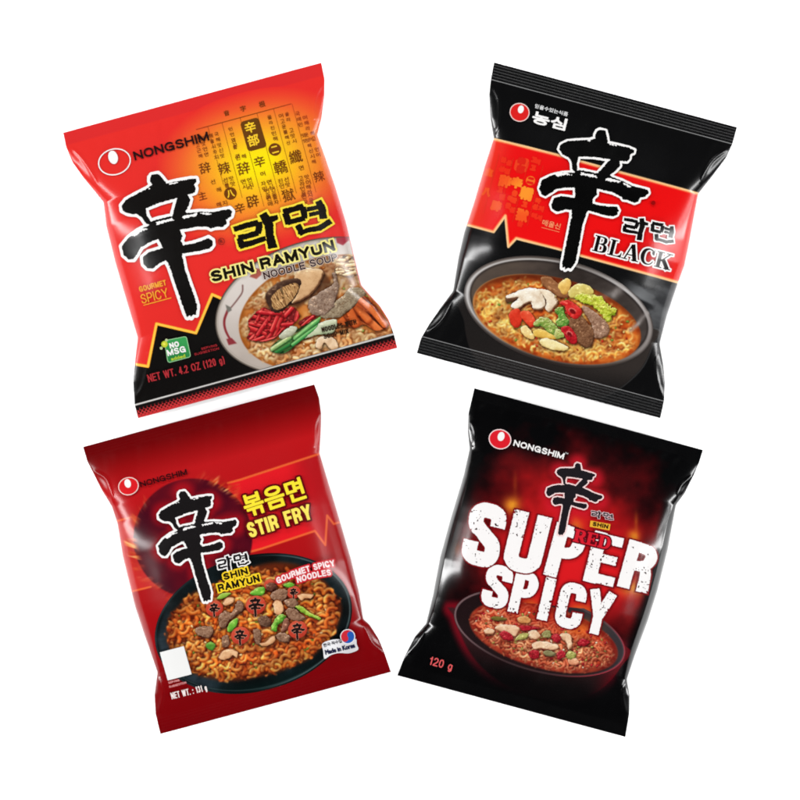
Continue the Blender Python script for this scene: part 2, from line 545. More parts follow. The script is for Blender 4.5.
# ------------------------------------------------------------------ brush lettering
CHAR = [(150, 177.5), (151.9, 175), (158.1, 173.8), (161.9, 177.5), (166.9, 183.8), (177.5, 181.3), (190, 179), (196.3, 178.8), (196.9, 181.9), (194.4, 184.4),
        (196, 188.8), (195, 192.5), (187.5, 195), (190.6, 199.4), (188.8, 206), (185.6, 212), (187.5, 213.1), (200, 211.9), (212.5, 212.2), (225, 210), (230, 209),
        (232.5, 211.9), (231.3, 216.3), (226.3, 220), (226.9, 223.8), (223.8, 226.9), (215, 227.5), (211.3, 228.8), (207.5, 226.9), (197.5, 226.9), (187.5, 228.8),
        (180, 230), (183, 236), (181, 241), (183.8, 245.6), (192.5, 243.8), (202.5, 240.6), (208.8, 238), (212.5, 240.6), (213, 245), (210, 248.8), (200, 251.3),
        (191.3, 252.5), (182.5, 253.8), (182.5, 256), (185, 268.8), (190, 283.8), (195, 297.5), (197.5, 306.3), (196.3, 315), (193.5, 314.5), (191.3, 317.5), (189.5, 315.5), (187.5, 317.5),
        (185, 312.5), (180, 297.5), (175, 282.5), (170, 267.5), (166.3, 260.6), (160, 263), (153, 268.8), (147.5, 268), (143.8, 264.4), (143, 257.5), (148.8, 252.5),
        (156, 250.3), (163.3, 248.2), (158.3, 239), (150, 242.5), (141.3, 247.5), (136.9, 255), (133.8, 259.4), (128.8, 259.4), (123.8, 255), (121.9, 246.3), (128.8, 238),
        (138.8, 230.6), (150, 225), (146.3, 223.8), (141.9, 217.5), (137.5, 214.4), (128.8, 213.8), (122.5, 210.6), (121.9, 205.6), (126.3, 200), (135, 195), (147.5, 188.8),
        (151.9, 185), (150, 181.3)]
HOLE = [(145.6, 208.8), (160, 203), (177.5, 198), (172.5, 216.3), (157.5, 219.4), (151.3, 221.9), (147.5, 216.3)]
DRY = [[(156, 222.4), (163, 220.5), (172, 218.3), (175, 220.5), (165, 222.8), (157, 225)],
       [(182, 217), (190, 214.5), (199, 213.2), (197.5, 215.6), (190, 217.5), (184, 218.8)],
       [(200.5, 213.2), (206, 213), (212, 213.8), (210, 215.3), (204, 214.8)],
       [(131.5, 235.2), (137, 231), (143, 228.5), (149, 228.6), (142, 231.5), (135, 236.8)],
       [(167.5, 183.4), (173, 182.6), (178, 182), (177, 183.3), (170, 184.6)],
       [(145.5, 190.2), (149, 188.6), (151, 188.7), (147, 190.6)],
       [(167.3, 262.5), (168.8, 264), (171.5, 272), (174, 281), (172.6, 279), (169.5, 270)]]
CH_REF = [(156, 174), (192, 317), (123, 250), (231, 213), (196, 186), (122, 208)]


def brush_char(p, dst, ink, out, ow, glow=None, step=0.42, dry=True, rough=0.7, name='brush_character', tune=0.0):
    f = affine(CH_REF, dst) if dst is not None else (lambda q: np.asarray(q, float))
    c, h = f(CHAR), f(HOLE)
    g = Grid.around(c, ow + 4, step)
    sg = []
    for q in (c, h):
        sg.append(np.hstack([q, np.roll(q, -1, 0)]))
    d = seg_sdf(g, np.vstack(sg), maxd=ow + 4) - tune
    rag = (fbm(g.X / 1.7, g.Y / 1.7, 3) - 0.5) * 2 * rough
    ink_col = np.broadcast_to(np.asarray(ink, float), g.X.shape + (3,))
    lay = [(g, d - ow - rag * 0.25, out), (g, d + rag, ink_col)]
    o = p.decal(name, lay)
    if dry:
        ds = np.full(g.X.shape, 9.0)
        for q in DRY:
            ds = np.minimum(ds, sd_poly(g.X, g.Y, f(q)))
        ds = ds + (noise(g.X / 1.1 + g.Y / 3, g.Y / 0.9, 8) - 0.45) * 1.5
        p.decal('dry_brush_streaks', [(g, ds, out)], o)
    return o


# the two-syllable brush title, in units of its own
RAM = [([(28, 362), (120, 332), (208, 312)], [15, 17, 17]), ([(210, 306), (214, 345), (206, 392)], [20, 20, 17]), ([(208, 385), (130, 408), (62, 425)], [17, 16, 18]),
       ([(72, 425), (80, 460), (88, 485)], [19, 18, 20]), ([(70, 482), (150, 462), (262, 425)], [18, 17, 14]),
       ([(240, 245), (285, 330), (290, 400), (312, 498)], [24, 26, 23, 27]), ([(285, 292), (350, 272)], [20, 14]),
       ([(388, 236), (470, 212), (536, 192)], [19, 16, 19]), ([(400, 240), (418, 285), (428, 325)], [19, 19, 18]), ([(418, 312), (480, 296), (545, 278)], [17, 15, 16]), ([(530, 198), (540, 240), (542, 282)], [19, 19, 16]),
       ([(642, 152), (668, 210), (680, 284)], [18, 23, 22]), ([(562, 216), (655, 196)], [13, 12]), ([(575, 254), (668, 234)], [12, 12]),
       ([(492, 328), (510, 360), (520, 392)], [19, 18, 18]), ([(505, 392), (560, 368), (650, 352), (735, 298)], [14, 14, 16, 17])]
RAM_REF = [(20, 365), (312, 505), (650, 145), (745, 300)]


def brush_title(p, dst, ink, out, ow, rough=0.5, step=0.36, fat=1.0):
    f = affine(RAM_REF, dst)
    A = f([(0, 0), (100, 0)]); sc = np.hypot(*(A[1] - A[0])) / 100
    q = [(f(s), np.array(r) * sc * fat) for s, r in RAM]
    g = Grid.around(np.vstack([a for a, _ in q]), 6, step)
    d = np.full(g.X.shape, 99.0)
    for a, r in q:
        d = np.minimum(d, d_polyline(g.X, g.Y, a, r, butt=True))
    rag = (fbm(g.X / 1.6, g.Y / 1.6, 5) - 0.5) * 2 * rough
    return p.decal('brush_title', [(g, d - ow, out), (g, d + rag, ink)])


# ------------------------------------------------------------------ printed food pictures
class Canvas:
    def __init__(s, g, col):
        s.g = g; s.c = np.broadcast_to(np.asarray(col, float), g.X.shape + (3,)).copy()

    def mix(s, a, col):
        s.c = s.c * (1 - a[..., None]) + np.asarray(col, float) * a[..., None]

    def win(s, pts, pad):
        g = s.g; p = np.asarray(pts)
        x0, y0 = p.min(0) - pad; x1, y1 = p.max(0) + pad
        i0 = max(0, int((x0 - g.x0) / g.step)); i1 = min(g.nx, int((x1 - g.x0) / g.step) + 2)
        j0 = max(0, int((y0 - g.y0) / g.step)); j1 = min(g.ny, int((y1 - g.y0) / g.step) + 2)
        if i1 <= i0 or j1 <= j0:
            return None
        return (slice(j0, j1), slice(i0, i1))

    def noodle(s, pts, r, dark, base, light, sh=0.55):
        w = s.win(pts, r + 3)
        if w is None:
            return
        X = s.g.X[w]; Y = s.g.Y[w]
        best = np.full(X.shape, 1e9); nx = np.zeros(X.shape); ny = np.zeros(X.shape)
        for a, b in zip(pts[:-1], pts[1:]):
            d = b - a
            t = np.clip(((X - a[0]) * d[0] + (Y - a[1]) * d[1]) / (d @ d + 1e-9), 0, 1)
            ex = X - a[0] - t * d[0]; ey = Y - a[1] - t * d[1]; D = np.hypot(ex, ey)
            k = D < best
            best = np.where(k, D, best); nx = np.where(k, ex, nx); ny = np.where(k, ey, ny)
        q = best / r
        c = s.c[w]
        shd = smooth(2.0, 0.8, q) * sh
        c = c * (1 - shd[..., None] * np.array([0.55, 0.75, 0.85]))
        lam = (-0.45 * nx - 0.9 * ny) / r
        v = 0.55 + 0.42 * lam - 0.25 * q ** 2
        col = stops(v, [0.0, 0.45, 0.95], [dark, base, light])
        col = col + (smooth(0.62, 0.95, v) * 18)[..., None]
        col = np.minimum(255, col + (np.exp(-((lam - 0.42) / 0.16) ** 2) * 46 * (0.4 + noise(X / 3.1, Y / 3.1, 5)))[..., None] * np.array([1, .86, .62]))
        a = smooth(1.12, 0.82, q)
        s.c[w] = c * (1 - a[..., None]) + col * a[..., None]

    def soften(s, k=1):
        for _ in range(k):
            p = np.pad(s.c, ((1, 1), (1, 1), (0, 0)), 'edge')
            s.c = (p[1:-1, 1:-1] * 4 + p[:-2, 1:-1] * 2 + p[2:, 1:-1] * 2 + p[1:-1, :-2] * 2 + p[1:-1, 2:] * 2 + p[:-2, :-2] + p[2:, 2:] + p[:-2, 2:] + p[2:, :-2]) / 16

    def bits(s, n, inside, cols, r_, rad=(0.5, 1.1)):
        """little flakes scattered over the food"""
        k = 0
        while k < n:
            x = r_.uniform(s.g.x0, s.g.X[0, -1]); y = r_.uniform(s.g.y0, s.g.Y[-1, 0])
            if not inside(x, y):
                continue
            k += 1
            a = r_.uniform(0, 3.14); L = r_.uniform(0.2, 1.6)
            q = np.array([[x, y], [x + L * math.cos(a), y + L * math.sin(a)]])
            c = np.array(cols[r_.integers(len(cols))], float)
            s.noodle(q, r_.uniform(*rad), c * 0.5, c, np.minimum(255, c * 1.35 + 20), 0.5)

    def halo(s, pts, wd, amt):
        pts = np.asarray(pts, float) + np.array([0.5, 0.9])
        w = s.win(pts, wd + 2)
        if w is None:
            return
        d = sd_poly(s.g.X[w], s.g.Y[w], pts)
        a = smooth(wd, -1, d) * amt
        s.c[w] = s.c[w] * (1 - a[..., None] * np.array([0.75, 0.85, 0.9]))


def wavy(x, y, ang, length, amp, wl, r_):
    n = max(10, int(length / 1.6))
    t = np.linspace(0, 1, n)
    bend = r_.uniform(-1.4, 1.4)
    th = ang + bend * t
    px = x + np.cumsum(np.cos(th)) * length / n; py = y + np.cumsum(np.sin(th)) * length / n
    ph = r_.uniform(0, 6.28)
    o = amp * np.sin(t * length / wl * 2 * np.pi + ph)
    o2 = amp * 0.55 * np.cos(t * length / wl * 2 * np.pi + ph)
    return np.stack([px - np.sin(th) * o + np.cos(th) * o2, py + np.cos(th) * o + np.sin(th) * o2], 1)


def curl(x, y, r, a0, sweep):
    t = np.linspace(a0, a0 + sweep, 12)
    return np.stack([x + r * np.cos(t), y + r * 0.75 * np.sin(t)], 1)


def heap(cv, inside, n, r_, rad, cols, amp=(2.5, 4.2), wl=(8, 12), ln=(18, 40), seed=0, sh=0.55, clip=None, curls=0.12):
    """many curly noodles over the area inside(x, y) is true, drawn back to front"""
    g = cv.g
    before = cv.c.copy()
    pts = []
    while len(pts) < n:
        x = r_.uniform(g.x0, g.x0 + g.nx * g.step); y = r_.uniform(g.y0, g.y0 + g.ny * g.step)
        if inside(x, y):
            pts.append((x, y))
    pts.sort(key=lambda p: p[1] + r_.uniform(-14, 14))
    for x, y in pts:
        r = r_.uniform(*rad); f = r_.uniform(0.8, 1.12); k = cols[r_.integers(len(cols))]
        if r_.random() < curls:
            q = curl(x, y, r_.uniform(3.0, 5.5), r_.uniform(0, 6.28), r_.uniform(2.6, 5.2))
        else:
            q = wavy(x, y, r_.uniform(-0.5, 3.6), r_.uniform(*ln), r_.uniform(*amp), r_.uniform(*wl), r_)
        cv.noodle(q, r, np.array(k[0]) * f, np.array(k[1]) * f, np.minimum(255, np.array(k[2]) * f), sh)
    cl = np.clip((fbm(g.X / 9, g.Y / 7, 19, 3) - 0.5) * 1.2, -0.26, 0.18)[..., None]
    changed = (np.abs(cv.c - before).sum(-1) > 1)[..., None]
    cv.c = np.where(changed, np.clip(cv.c * (1 + cl * np.array([0.55, 1.0, 1.15])), 0, 255), cv.c)
    cv.soften(1)
    if clip is not None:
        a = smooth(1.5, -1.5, clip + (noise(g.X / 3.5, g.Y / 3.5, 91) - 0.5) * 7)[..., None]
        cv.c = before * (1 - a) + cv.c * a


def topping(p, parent, name, pts, base, dark, light, edge=1.6, nz=0.10, ns=3.0, sm=True, closed_n=5, extra=None, seed=0, step=0.36, rag=0.25):
    q = spline(pts, closed_n, True) if sm else np.asarray(pts, float)
    g = Grid.around(q, 2, step)
    d = sd_poly(g.X, g.Y, q)
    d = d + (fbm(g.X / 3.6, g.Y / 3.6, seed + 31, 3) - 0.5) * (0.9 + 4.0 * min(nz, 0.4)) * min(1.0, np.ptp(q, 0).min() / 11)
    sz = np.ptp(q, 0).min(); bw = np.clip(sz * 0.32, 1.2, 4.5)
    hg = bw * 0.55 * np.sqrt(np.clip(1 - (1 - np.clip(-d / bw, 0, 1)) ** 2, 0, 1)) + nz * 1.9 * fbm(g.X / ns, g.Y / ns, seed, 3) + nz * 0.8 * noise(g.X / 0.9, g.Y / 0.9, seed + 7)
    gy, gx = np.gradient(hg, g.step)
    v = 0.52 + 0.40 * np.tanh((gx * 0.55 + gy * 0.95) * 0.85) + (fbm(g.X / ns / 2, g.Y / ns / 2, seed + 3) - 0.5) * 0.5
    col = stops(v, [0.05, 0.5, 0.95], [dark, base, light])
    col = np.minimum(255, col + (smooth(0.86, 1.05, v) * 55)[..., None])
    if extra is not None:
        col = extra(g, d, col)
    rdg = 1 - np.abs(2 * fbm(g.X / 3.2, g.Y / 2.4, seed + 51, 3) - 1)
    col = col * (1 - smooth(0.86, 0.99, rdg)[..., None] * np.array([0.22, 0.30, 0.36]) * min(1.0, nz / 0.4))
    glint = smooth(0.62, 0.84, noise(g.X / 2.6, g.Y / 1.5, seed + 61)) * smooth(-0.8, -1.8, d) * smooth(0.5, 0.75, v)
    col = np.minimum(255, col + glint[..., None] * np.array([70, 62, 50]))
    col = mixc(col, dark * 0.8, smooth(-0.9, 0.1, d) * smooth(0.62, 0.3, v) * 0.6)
    return p.decal(name, [(g, d + (noise(g.X / 1.3, g.Y / 1.3, seed) - 0.5) * 2 * rag, np.clip(col, 0, 255))], parent)


def strands(cols, n, r, ln, ang, spread, seed):
    """an extra for topping(): fills the piece with short strips"""
    def f(g, d, col):
        cv = Canvas(g, np.asarray(col) * 0.6); r_ = np.random.default_rng(seed)
        w, h = g.nx * g.step, g.ny * g.step
        for _ in range(n):
            x = g.x0 + r_.uniform(0, w); y = g.y0 + r_.uniform(0, h); a = math.radians(ang + r_.uniform(-spread, spread)); L = r_.uniform(*ln)
            q = spline([(x - L * math.cos(a) / 2, y - L * math.sin(a) / 2), (x + r_.uniform(-1, 1), y + r_.uniform(-1.2, 1.2)), (x + L * math.cos(a) / 2, y + L * math.sin(a) / 2)], 4)
            k = cols[r_.integers(len(cols))]
            cv.noodle(q, r_.uniform(*r), *[np.array(v, float) for v in k], 0.6)
        return cv.c
    return f


def rimmed(col2, wd, dx, dy):
    """an extra for topping(): a darker skin along one side"""
    def f(g, d, col):
        gy, gx = np.gradient(d, g.step)
        side = smooth(0.1, 0.8, gx * dx + gy * dy)
        a = smooth(-wd, -wd * 0.35, d) * side
        return col * (1 - a[..., None]) + np.array(col2, float) * a[..., None]
    return f


def ringed(cx, cy, a, b, ang):
    """an extra for topping(): hollow of a cut pepper, seen from above"""
    def f(g, d, col):
        e = sd_ellipse(g.X, g.Y, cx, cy, a, b, ang)
        k = smooth(0.5, -0.8, e)[..., None]
        col = col * (1 - k) + np.array([120, 14, 18.0]) * k
        k = (smooth(0.9, 0.2, np.abs(e - 0.4)) * smooth(cy + b, cy - b, g.Y))[..., None] * 0.7
        return col * (1 - k) + np.array([250, 150, 136.0]) * k
    return f


def Z(x0, y0, k, *pts):
    """points read in an enlarged detail of the drawing"""
    return [(x0 + a * k, y0 + b * k) for a, b in pts]

# ================================================================== PACKET 1: bright red, yellow panel
WHITE = rgb(252, 250, 248)
film_a = film_material('glossy_red_film', 0.2, 0.10, 0.26)
p1 = Packet('noodle_packet', [(62.8, 132.3), (321.3, 62.6), (138.0, 418.6), (397.2, 347.6)],
            [(65.8, 146.8), (72.5, 162.5), (83.8, 178.3), (95, 191.8), (103.3, 202), (106, 226), (115, 262.5), (127.5, 305), (137.5, 337.5), (135, 360), (133, 382), (134.5, 405)],
            [(324.6, 79), (324.4, 95), (321.5, 117.5), (317.2, 134.8), (325, 156), (335, 185), (346.5, 223), (357.5, 270), (361.2, 285), (370, 295), (380, 306), (388.8, 320), (394, 334)],
            13.0, 13.6, 27,
            [([(72, 148), (80, 156), (88, 167), (94, 178), (98, 189)], 1.7, 2.0), ([(322, 84), (316, 95), (313.6, 108), (314.5, 120)], 1.6, 1.9),
             ([(147.5, 352), (147.5, 368), (143.8, 384), (137.5, 397)], 1.5, 2.4), ([(362, 289), (371, 302), (380, 318), (386, 331)], 1.0, 2.4)], film_a, nprof=6.5, seed=3)
ZIG = [(128, 362.5), (135.5, 364.3), (147.9, 366.4), (156.6, 323.8), (196, 333.0), (212.3, 294.5), (232, 303), (250, 320)]


def paint1(X, Y, p):
    u, v = p.uv(X, Y)
    red = rgb(232, 47, 42)
    c = np.broadcast_to(red, X.shape + (3,)).copy()
    c = mixc(c, rgb(222, 44, 44), smooth(p.st + 1, p.st - 1, v))
    # glowing panel of old characters
    gu, gv = p.loc(np.array([257.0, 163.0]))
    r = np.sqrt((np.abs(u - gu) / 96) ** 2.3 + (np.abs(v - gv) / np.where(v < gv, 68, 78)) ** 2.3) ** (1 / 1.15)
    r = np.sqrt(r)
    k = stops(r, [0, 0.42, 0.62, 0.79, 0.92, 1.03], [(255, 244, 4), (255, 226, 16), (252, 186, 32), (246, 138, 42), (239, 88, 44), (232, 47, 42)])
    c = np.where((r < 1.03)[:, None], k, c)
    # black base under the zigzag
    poly = ZIG + [(420, 330), (430, 420), (120, 440)]
    d = sd_poly(X, Y, poly)
    c = mixc(c, rgb(15, 13, 12), smooth(0.4, -0.4, d))
    # foot band with woven red print
    f0, f1 = np.array([134.5, 405.0]), np.array([393.8, 334.0])
    t = (f1 - f0) / np.hypot(*(f1 - f0)); b = -(X - f0[0]) * t[1] + (Y - f0[1]) * t[0]; a = (X - f0[0]) * t[0] + (Y - f0[1]) * t[1]
    below = b > 0
    c = np.where((below & (b > 0.5))[:, None], rgb(17, 13, 13), c)
    row = np.floor((b - 4.2) / 2.1)
    ph = np.cos(2 * np.pi * (a / 3.9 + row * 0.5)) + np.cos(2 * np.pi * ((b - 4.2) / 2.1)) * 0.35
    wv = smooth(-0.2, 0.25, ph + (b - 7.8) / 3.6) * smooth(3.9, 4.5, b)
    c = mixc(c, rgb(203, 52, 54), wv)
    # grey hairline
    c = mixc(c, rgb(215, 212, 208), smooth(1.0, 0.55, np.abs(b)))
    return c


p1.build(paint1)
g = Grid(126, 286, 240, 372, 0.4)
dl = d_polyline(g.X, g.Y, ZIG[:7], 1.45)
p1.decal('zigzag_border', [(g, dl, mixc(np.broadcast_to(rgb(255, 214, 84), g.X.shape + (3,)), rgb(250, 160, 40), smooth(-0.6, 1.4, dl + 1.0)))])

# --- panel of small old characters
DB = rgb(128, 66, 18)
lay = []
g = Grid(196, 84, 338, 216, 0.4)
ax = np.array([math.cos(p1.ang), math.sin(p1.ang)]); dn = np.array([-ax[1], ax[0]])
dd = d_polyline(g.X, g.Y, [(196, 129.5), (291, 103.8)], 0.45)
for x, y, ln in [(207.9, 127.0, 60), (221.9, 122.6, 78), (240, 117.7, 92), (256.9, 113.2, 92), (273.5, 108.7, 88), (292, 103.8, 92)]:
    e = np.array([x, y]) + dn * ln
    dd = np.minimum(dd, d_polyline(g.X, g.Y, [(x, y), e], 0.22))
pu, pv = p1.uv(g.X, g.Y)
def panel_ink(gx):
    r = np.hypot(gx.X - 257, gx.Y - 163)
    return mixc(np.broadcast_to(DB, gx.X.shape + (3,)), rgb(196, 52, 38), smooth(42, 82, r) * 0.85)
lay.append((g, dd, panel_ink(g)))
lay.append((g, sd_poly(g.X, g.Y, [(244.2, 124.6), (255.8, 121.4), (262.6, 144.4), (250.8, 147.6)]) - 3.6, rgb(104, 62, 16)))
lay.append((g, np.minimum(np.hypot(g.X - 274.9, g.Y - 149.6), np.hypot(g.X - 230.6, g.Y - 193.7)) - 6.3, rgb(112, 60, 16)))


def glyph_at(ch, x, y, sz):
    h = sz / 2
    c = np.array([x, y]); a = c - ax * h + dn * h; b = c + ax * h + dn * h
    return place(ch, a, b, sz)


big = [('辞', 205, 168, 12.5), ('辣', 224.3, 168.3, 13.5), ('辞', 243.6, 168.4, 14), ('辛', 259.5, 161.9, 12.5), ('轎', 280.6, 167.5, 15), ('纖', 295.6, 156.8, 14.5), ('獄', 288.4, 195.3, 14),
       ('辟', 252.6, 201.5, 14), ('辛', 240, 208.5, 11.5), ('辣', 319, 176.5, 12), ('主', 202.5, 196, 9), ('字', 243, 108.5, 6.5), ('根', 262, 104, 7), ('音', 226.5, 113, 6)]
gg = Grid(196, 84, 338, 222, 0.3)
D = np.full(gg.X.shape, 3.0)
D = np.minimum(D, seg_sdf(gg, np.vstack([glyph_at(b[0], b[1], b[2], b[3] * 0.88) for b in big]), 3.0) - 0.12)
lay.append((gg, D, mixc(panel_ink(gg), rgb(96, 50, 14), np.full(gg.X.shape, 0.5))))
sm = []
kan = list('신매울자면고운불맛국시라민선언근해진산머지')
rr = np.random.default_rng(21)
cols = [(199, 139, 2), (213.5, 135, 2), (230.5, 129, 1), (236.5, 141, 2), (266.5, 118, 2), (284, 115, 2), (300.5, 113, 2), (309.5, 134, 2)]
for x, y, nn in cols:
    for row in range(6):
        for cidx in range(nn):
            off = row * 5.6; q = np.array([x, y]) + dn * off + ax * (cidx - (nn - 1) / 2) * 6.2
            if rr.random() < 0.03 or (np.hypot(q[0] - 274.9, q[1] - 149.6) < 9.5) or any(np.hypot(q[0] - b[1], q[1] - b[2]) < b[3] * 0.72 for b in big) or (236 < q[0] < 268 and 116 < q[1] < 154):
                continue
            sm.append(glyph_at(kan[rr.integers(len(kan))], q[0], q[1], rr.uniform(3.7, 4.5)))
for x, y, nn in [(228.5, 179.5, 2), (246.5, 181, 2), (263, 174, 1), (266.5, 183, 2), (283.5, 180.5, 2), (301.5, 168, 1), (304, 178, 2), (219, 190, 1), (249.5, 188, 1), (270, 190.5, 2), (305.5, 188, 2), (213, 182, 1), (222, 204, 2), (307, 196, 2), (272, 198, 2)]:
    for row in range(2 if nn == 2 else 1):
        for cidx in range(nn):
            q = np.array([x, y]) + dn * row * 5.4 + ax * (cidx - (nn - 1) / 2) * 6.2
            sm.append(glyph_at(kan[rr.integers(len(kan))], q[0], q[1], 4.6))
lay.append((gg, seg_sdf(gg, np.vstack(sm), 2.0) - 0.08, panel_ink(gg)))
lay.append((gg, seg_sdf(gg, np.vstack([glyph_at('辛', 250.2, 127.2, 10.5), glyph_at('部', 253.4, 140.2, 11), glyph_at('二', 274.9, 149.6, 6.5), glyph_at('八', 230.6, 193.7, 7)]), 2.0) - 0.3, rgb(252, 205, 48)))
p1.decal('old_character_panel', lay)

# --- bowl picture
g = Grid(208, 226, 402, 378, 0.4)
rim = sd_ellipse(g.X, g.Y, 318, 306, 105, 66, p1.deg)
soup = sd_ellipse(g.X, g.Y, 325.5, 312.5, 88.5, 55, p1.deg)
cv = Canvas(g, rgb(206, 194, 184))
sh = fbm(g.X / 22, g.Y / 22, 4)
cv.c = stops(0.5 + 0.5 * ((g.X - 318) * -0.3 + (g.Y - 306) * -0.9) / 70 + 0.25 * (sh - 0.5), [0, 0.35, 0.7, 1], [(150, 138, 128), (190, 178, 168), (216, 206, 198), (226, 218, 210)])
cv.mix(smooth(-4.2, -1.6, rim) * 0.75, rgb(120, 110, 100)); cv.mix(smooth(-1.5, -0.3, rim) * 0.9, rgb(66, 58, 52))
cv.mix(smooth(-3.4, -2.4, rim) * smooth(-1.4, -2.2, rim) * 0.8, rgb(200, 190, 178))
Zb = lambda *q: Z(205, 240, 0.1375, *q)
stem = spline(Zb((275, 330), (272, 380), (240, 430), (200, 480), (165, 520)), 5)
cv.mix(smooth(0.4, -0.4, d_polyline(g.X, g.Y, stem, 0.75)), rgb(128, 92, 88))
chi = spline(Zb((165, 515), (142, 580), (145, 640), (170, 700), (205, 745)), 5)
cv.mix(smooth(0.4, -0.4, d_polyline(g.X, g.Y, chi, np.linspace(1.3, 1.0, len(chi)))), rgb(138, 46, 52))
cv.mix(smooth(0.5, -0.5, sd_poly(g.X, g.Y, Zb((150, 470), (190, 490), (195, 512), (165, 530)))), rgb(120, 116, 108))
cv.mix(smooth(0.5, -0.5, sd_poly(g.X, g.Y, Zb((155, 720), (195, 712), (232, 752), (172, 765)))), rgb(142, 52, 58))
cv.mix(smooth(0.6, -0.6, sd_poly(g.X, g.Y, Zb((325, 268), (375, 205), (412, 215), (410, 255), (375, 285)))), rgb(176, 92, 80))
cv.mix(smooth(0.6, -0.6, sd_poly(g.X, g.Y, [(336, 238), (347, 236.5), (349, 240), (343, 245.5), (337, 243)])), rgb(168, 52, 66))
m = smooth(0.6, -0.6, soup)
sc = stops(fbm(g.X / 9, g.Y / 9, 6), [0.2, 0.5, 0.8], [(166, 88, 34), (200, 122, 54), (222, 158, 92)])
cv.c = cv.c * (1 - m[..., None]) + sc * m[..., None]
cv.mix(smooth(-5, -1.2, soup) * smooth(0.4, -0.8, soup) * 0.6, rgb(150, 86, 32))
cream = [((192, 134, 78), (240, 212, 160), (255, 246, 220)), ((176, 112, 62), (232, 196, 140), (252, 236, 198))]
r_ = np.random.default_rng(5)
ins = lambda cx, cy, a, b, an: (lambda x, y: sd_ellipse(np.array(x), np.array(y), cx, cy, a, b, an) < 0)
heap(cv, ins(261, 306, 10, 32, 25), 70, r_, (0.9, 1.5), cream, amp=(1.2, 2.2), wl=(7, 11), ln=(12, 28), clip=soup + 2)
heap(cv, ins(338, 268, 40, 15, -10), 60, r_, (1.2, 1.9), cream, amp=(1.4, 2.4), wl=(8, 12), ln=(14, 34), clip=soup + 2)
heap(cv, ins(264, 350, 24, 10, -15), 44, r_, (1.2, 1.9), cream, amp=(1.4, 2.4), wl=(7, 11), ln=(12, 26), clip=soup + 2)
heap(cv, ins(330, 344, 54, 13, -15), 60, r_, (1.4, 2.3), [((168, 100, 50), (218, 156, 96), (240, 204, 158)), cream[1]], amp=(1.5, 2.8), wl=(8, 12), ln=(14, 34), clip=soup + 2)
Zr = lambda *q: Z(290, 240, 0.1375, *q)
cv.mix(smooth(2, -3, sd_poly(g.X, g.Y, Zr((-60, 330), (60, 250), (250, 220), (330, 340), (200, 400), (60, 500), (-40, 470)))) * 0.85, rgb(62, 42, 32))
cv.mix(smooth(2, -4, sd_poly(g.X, g.Y, Zr((240, 180), (520, 230), (540, 380), (330, 370)))) * 0.55, rgb(150, 118, 86))
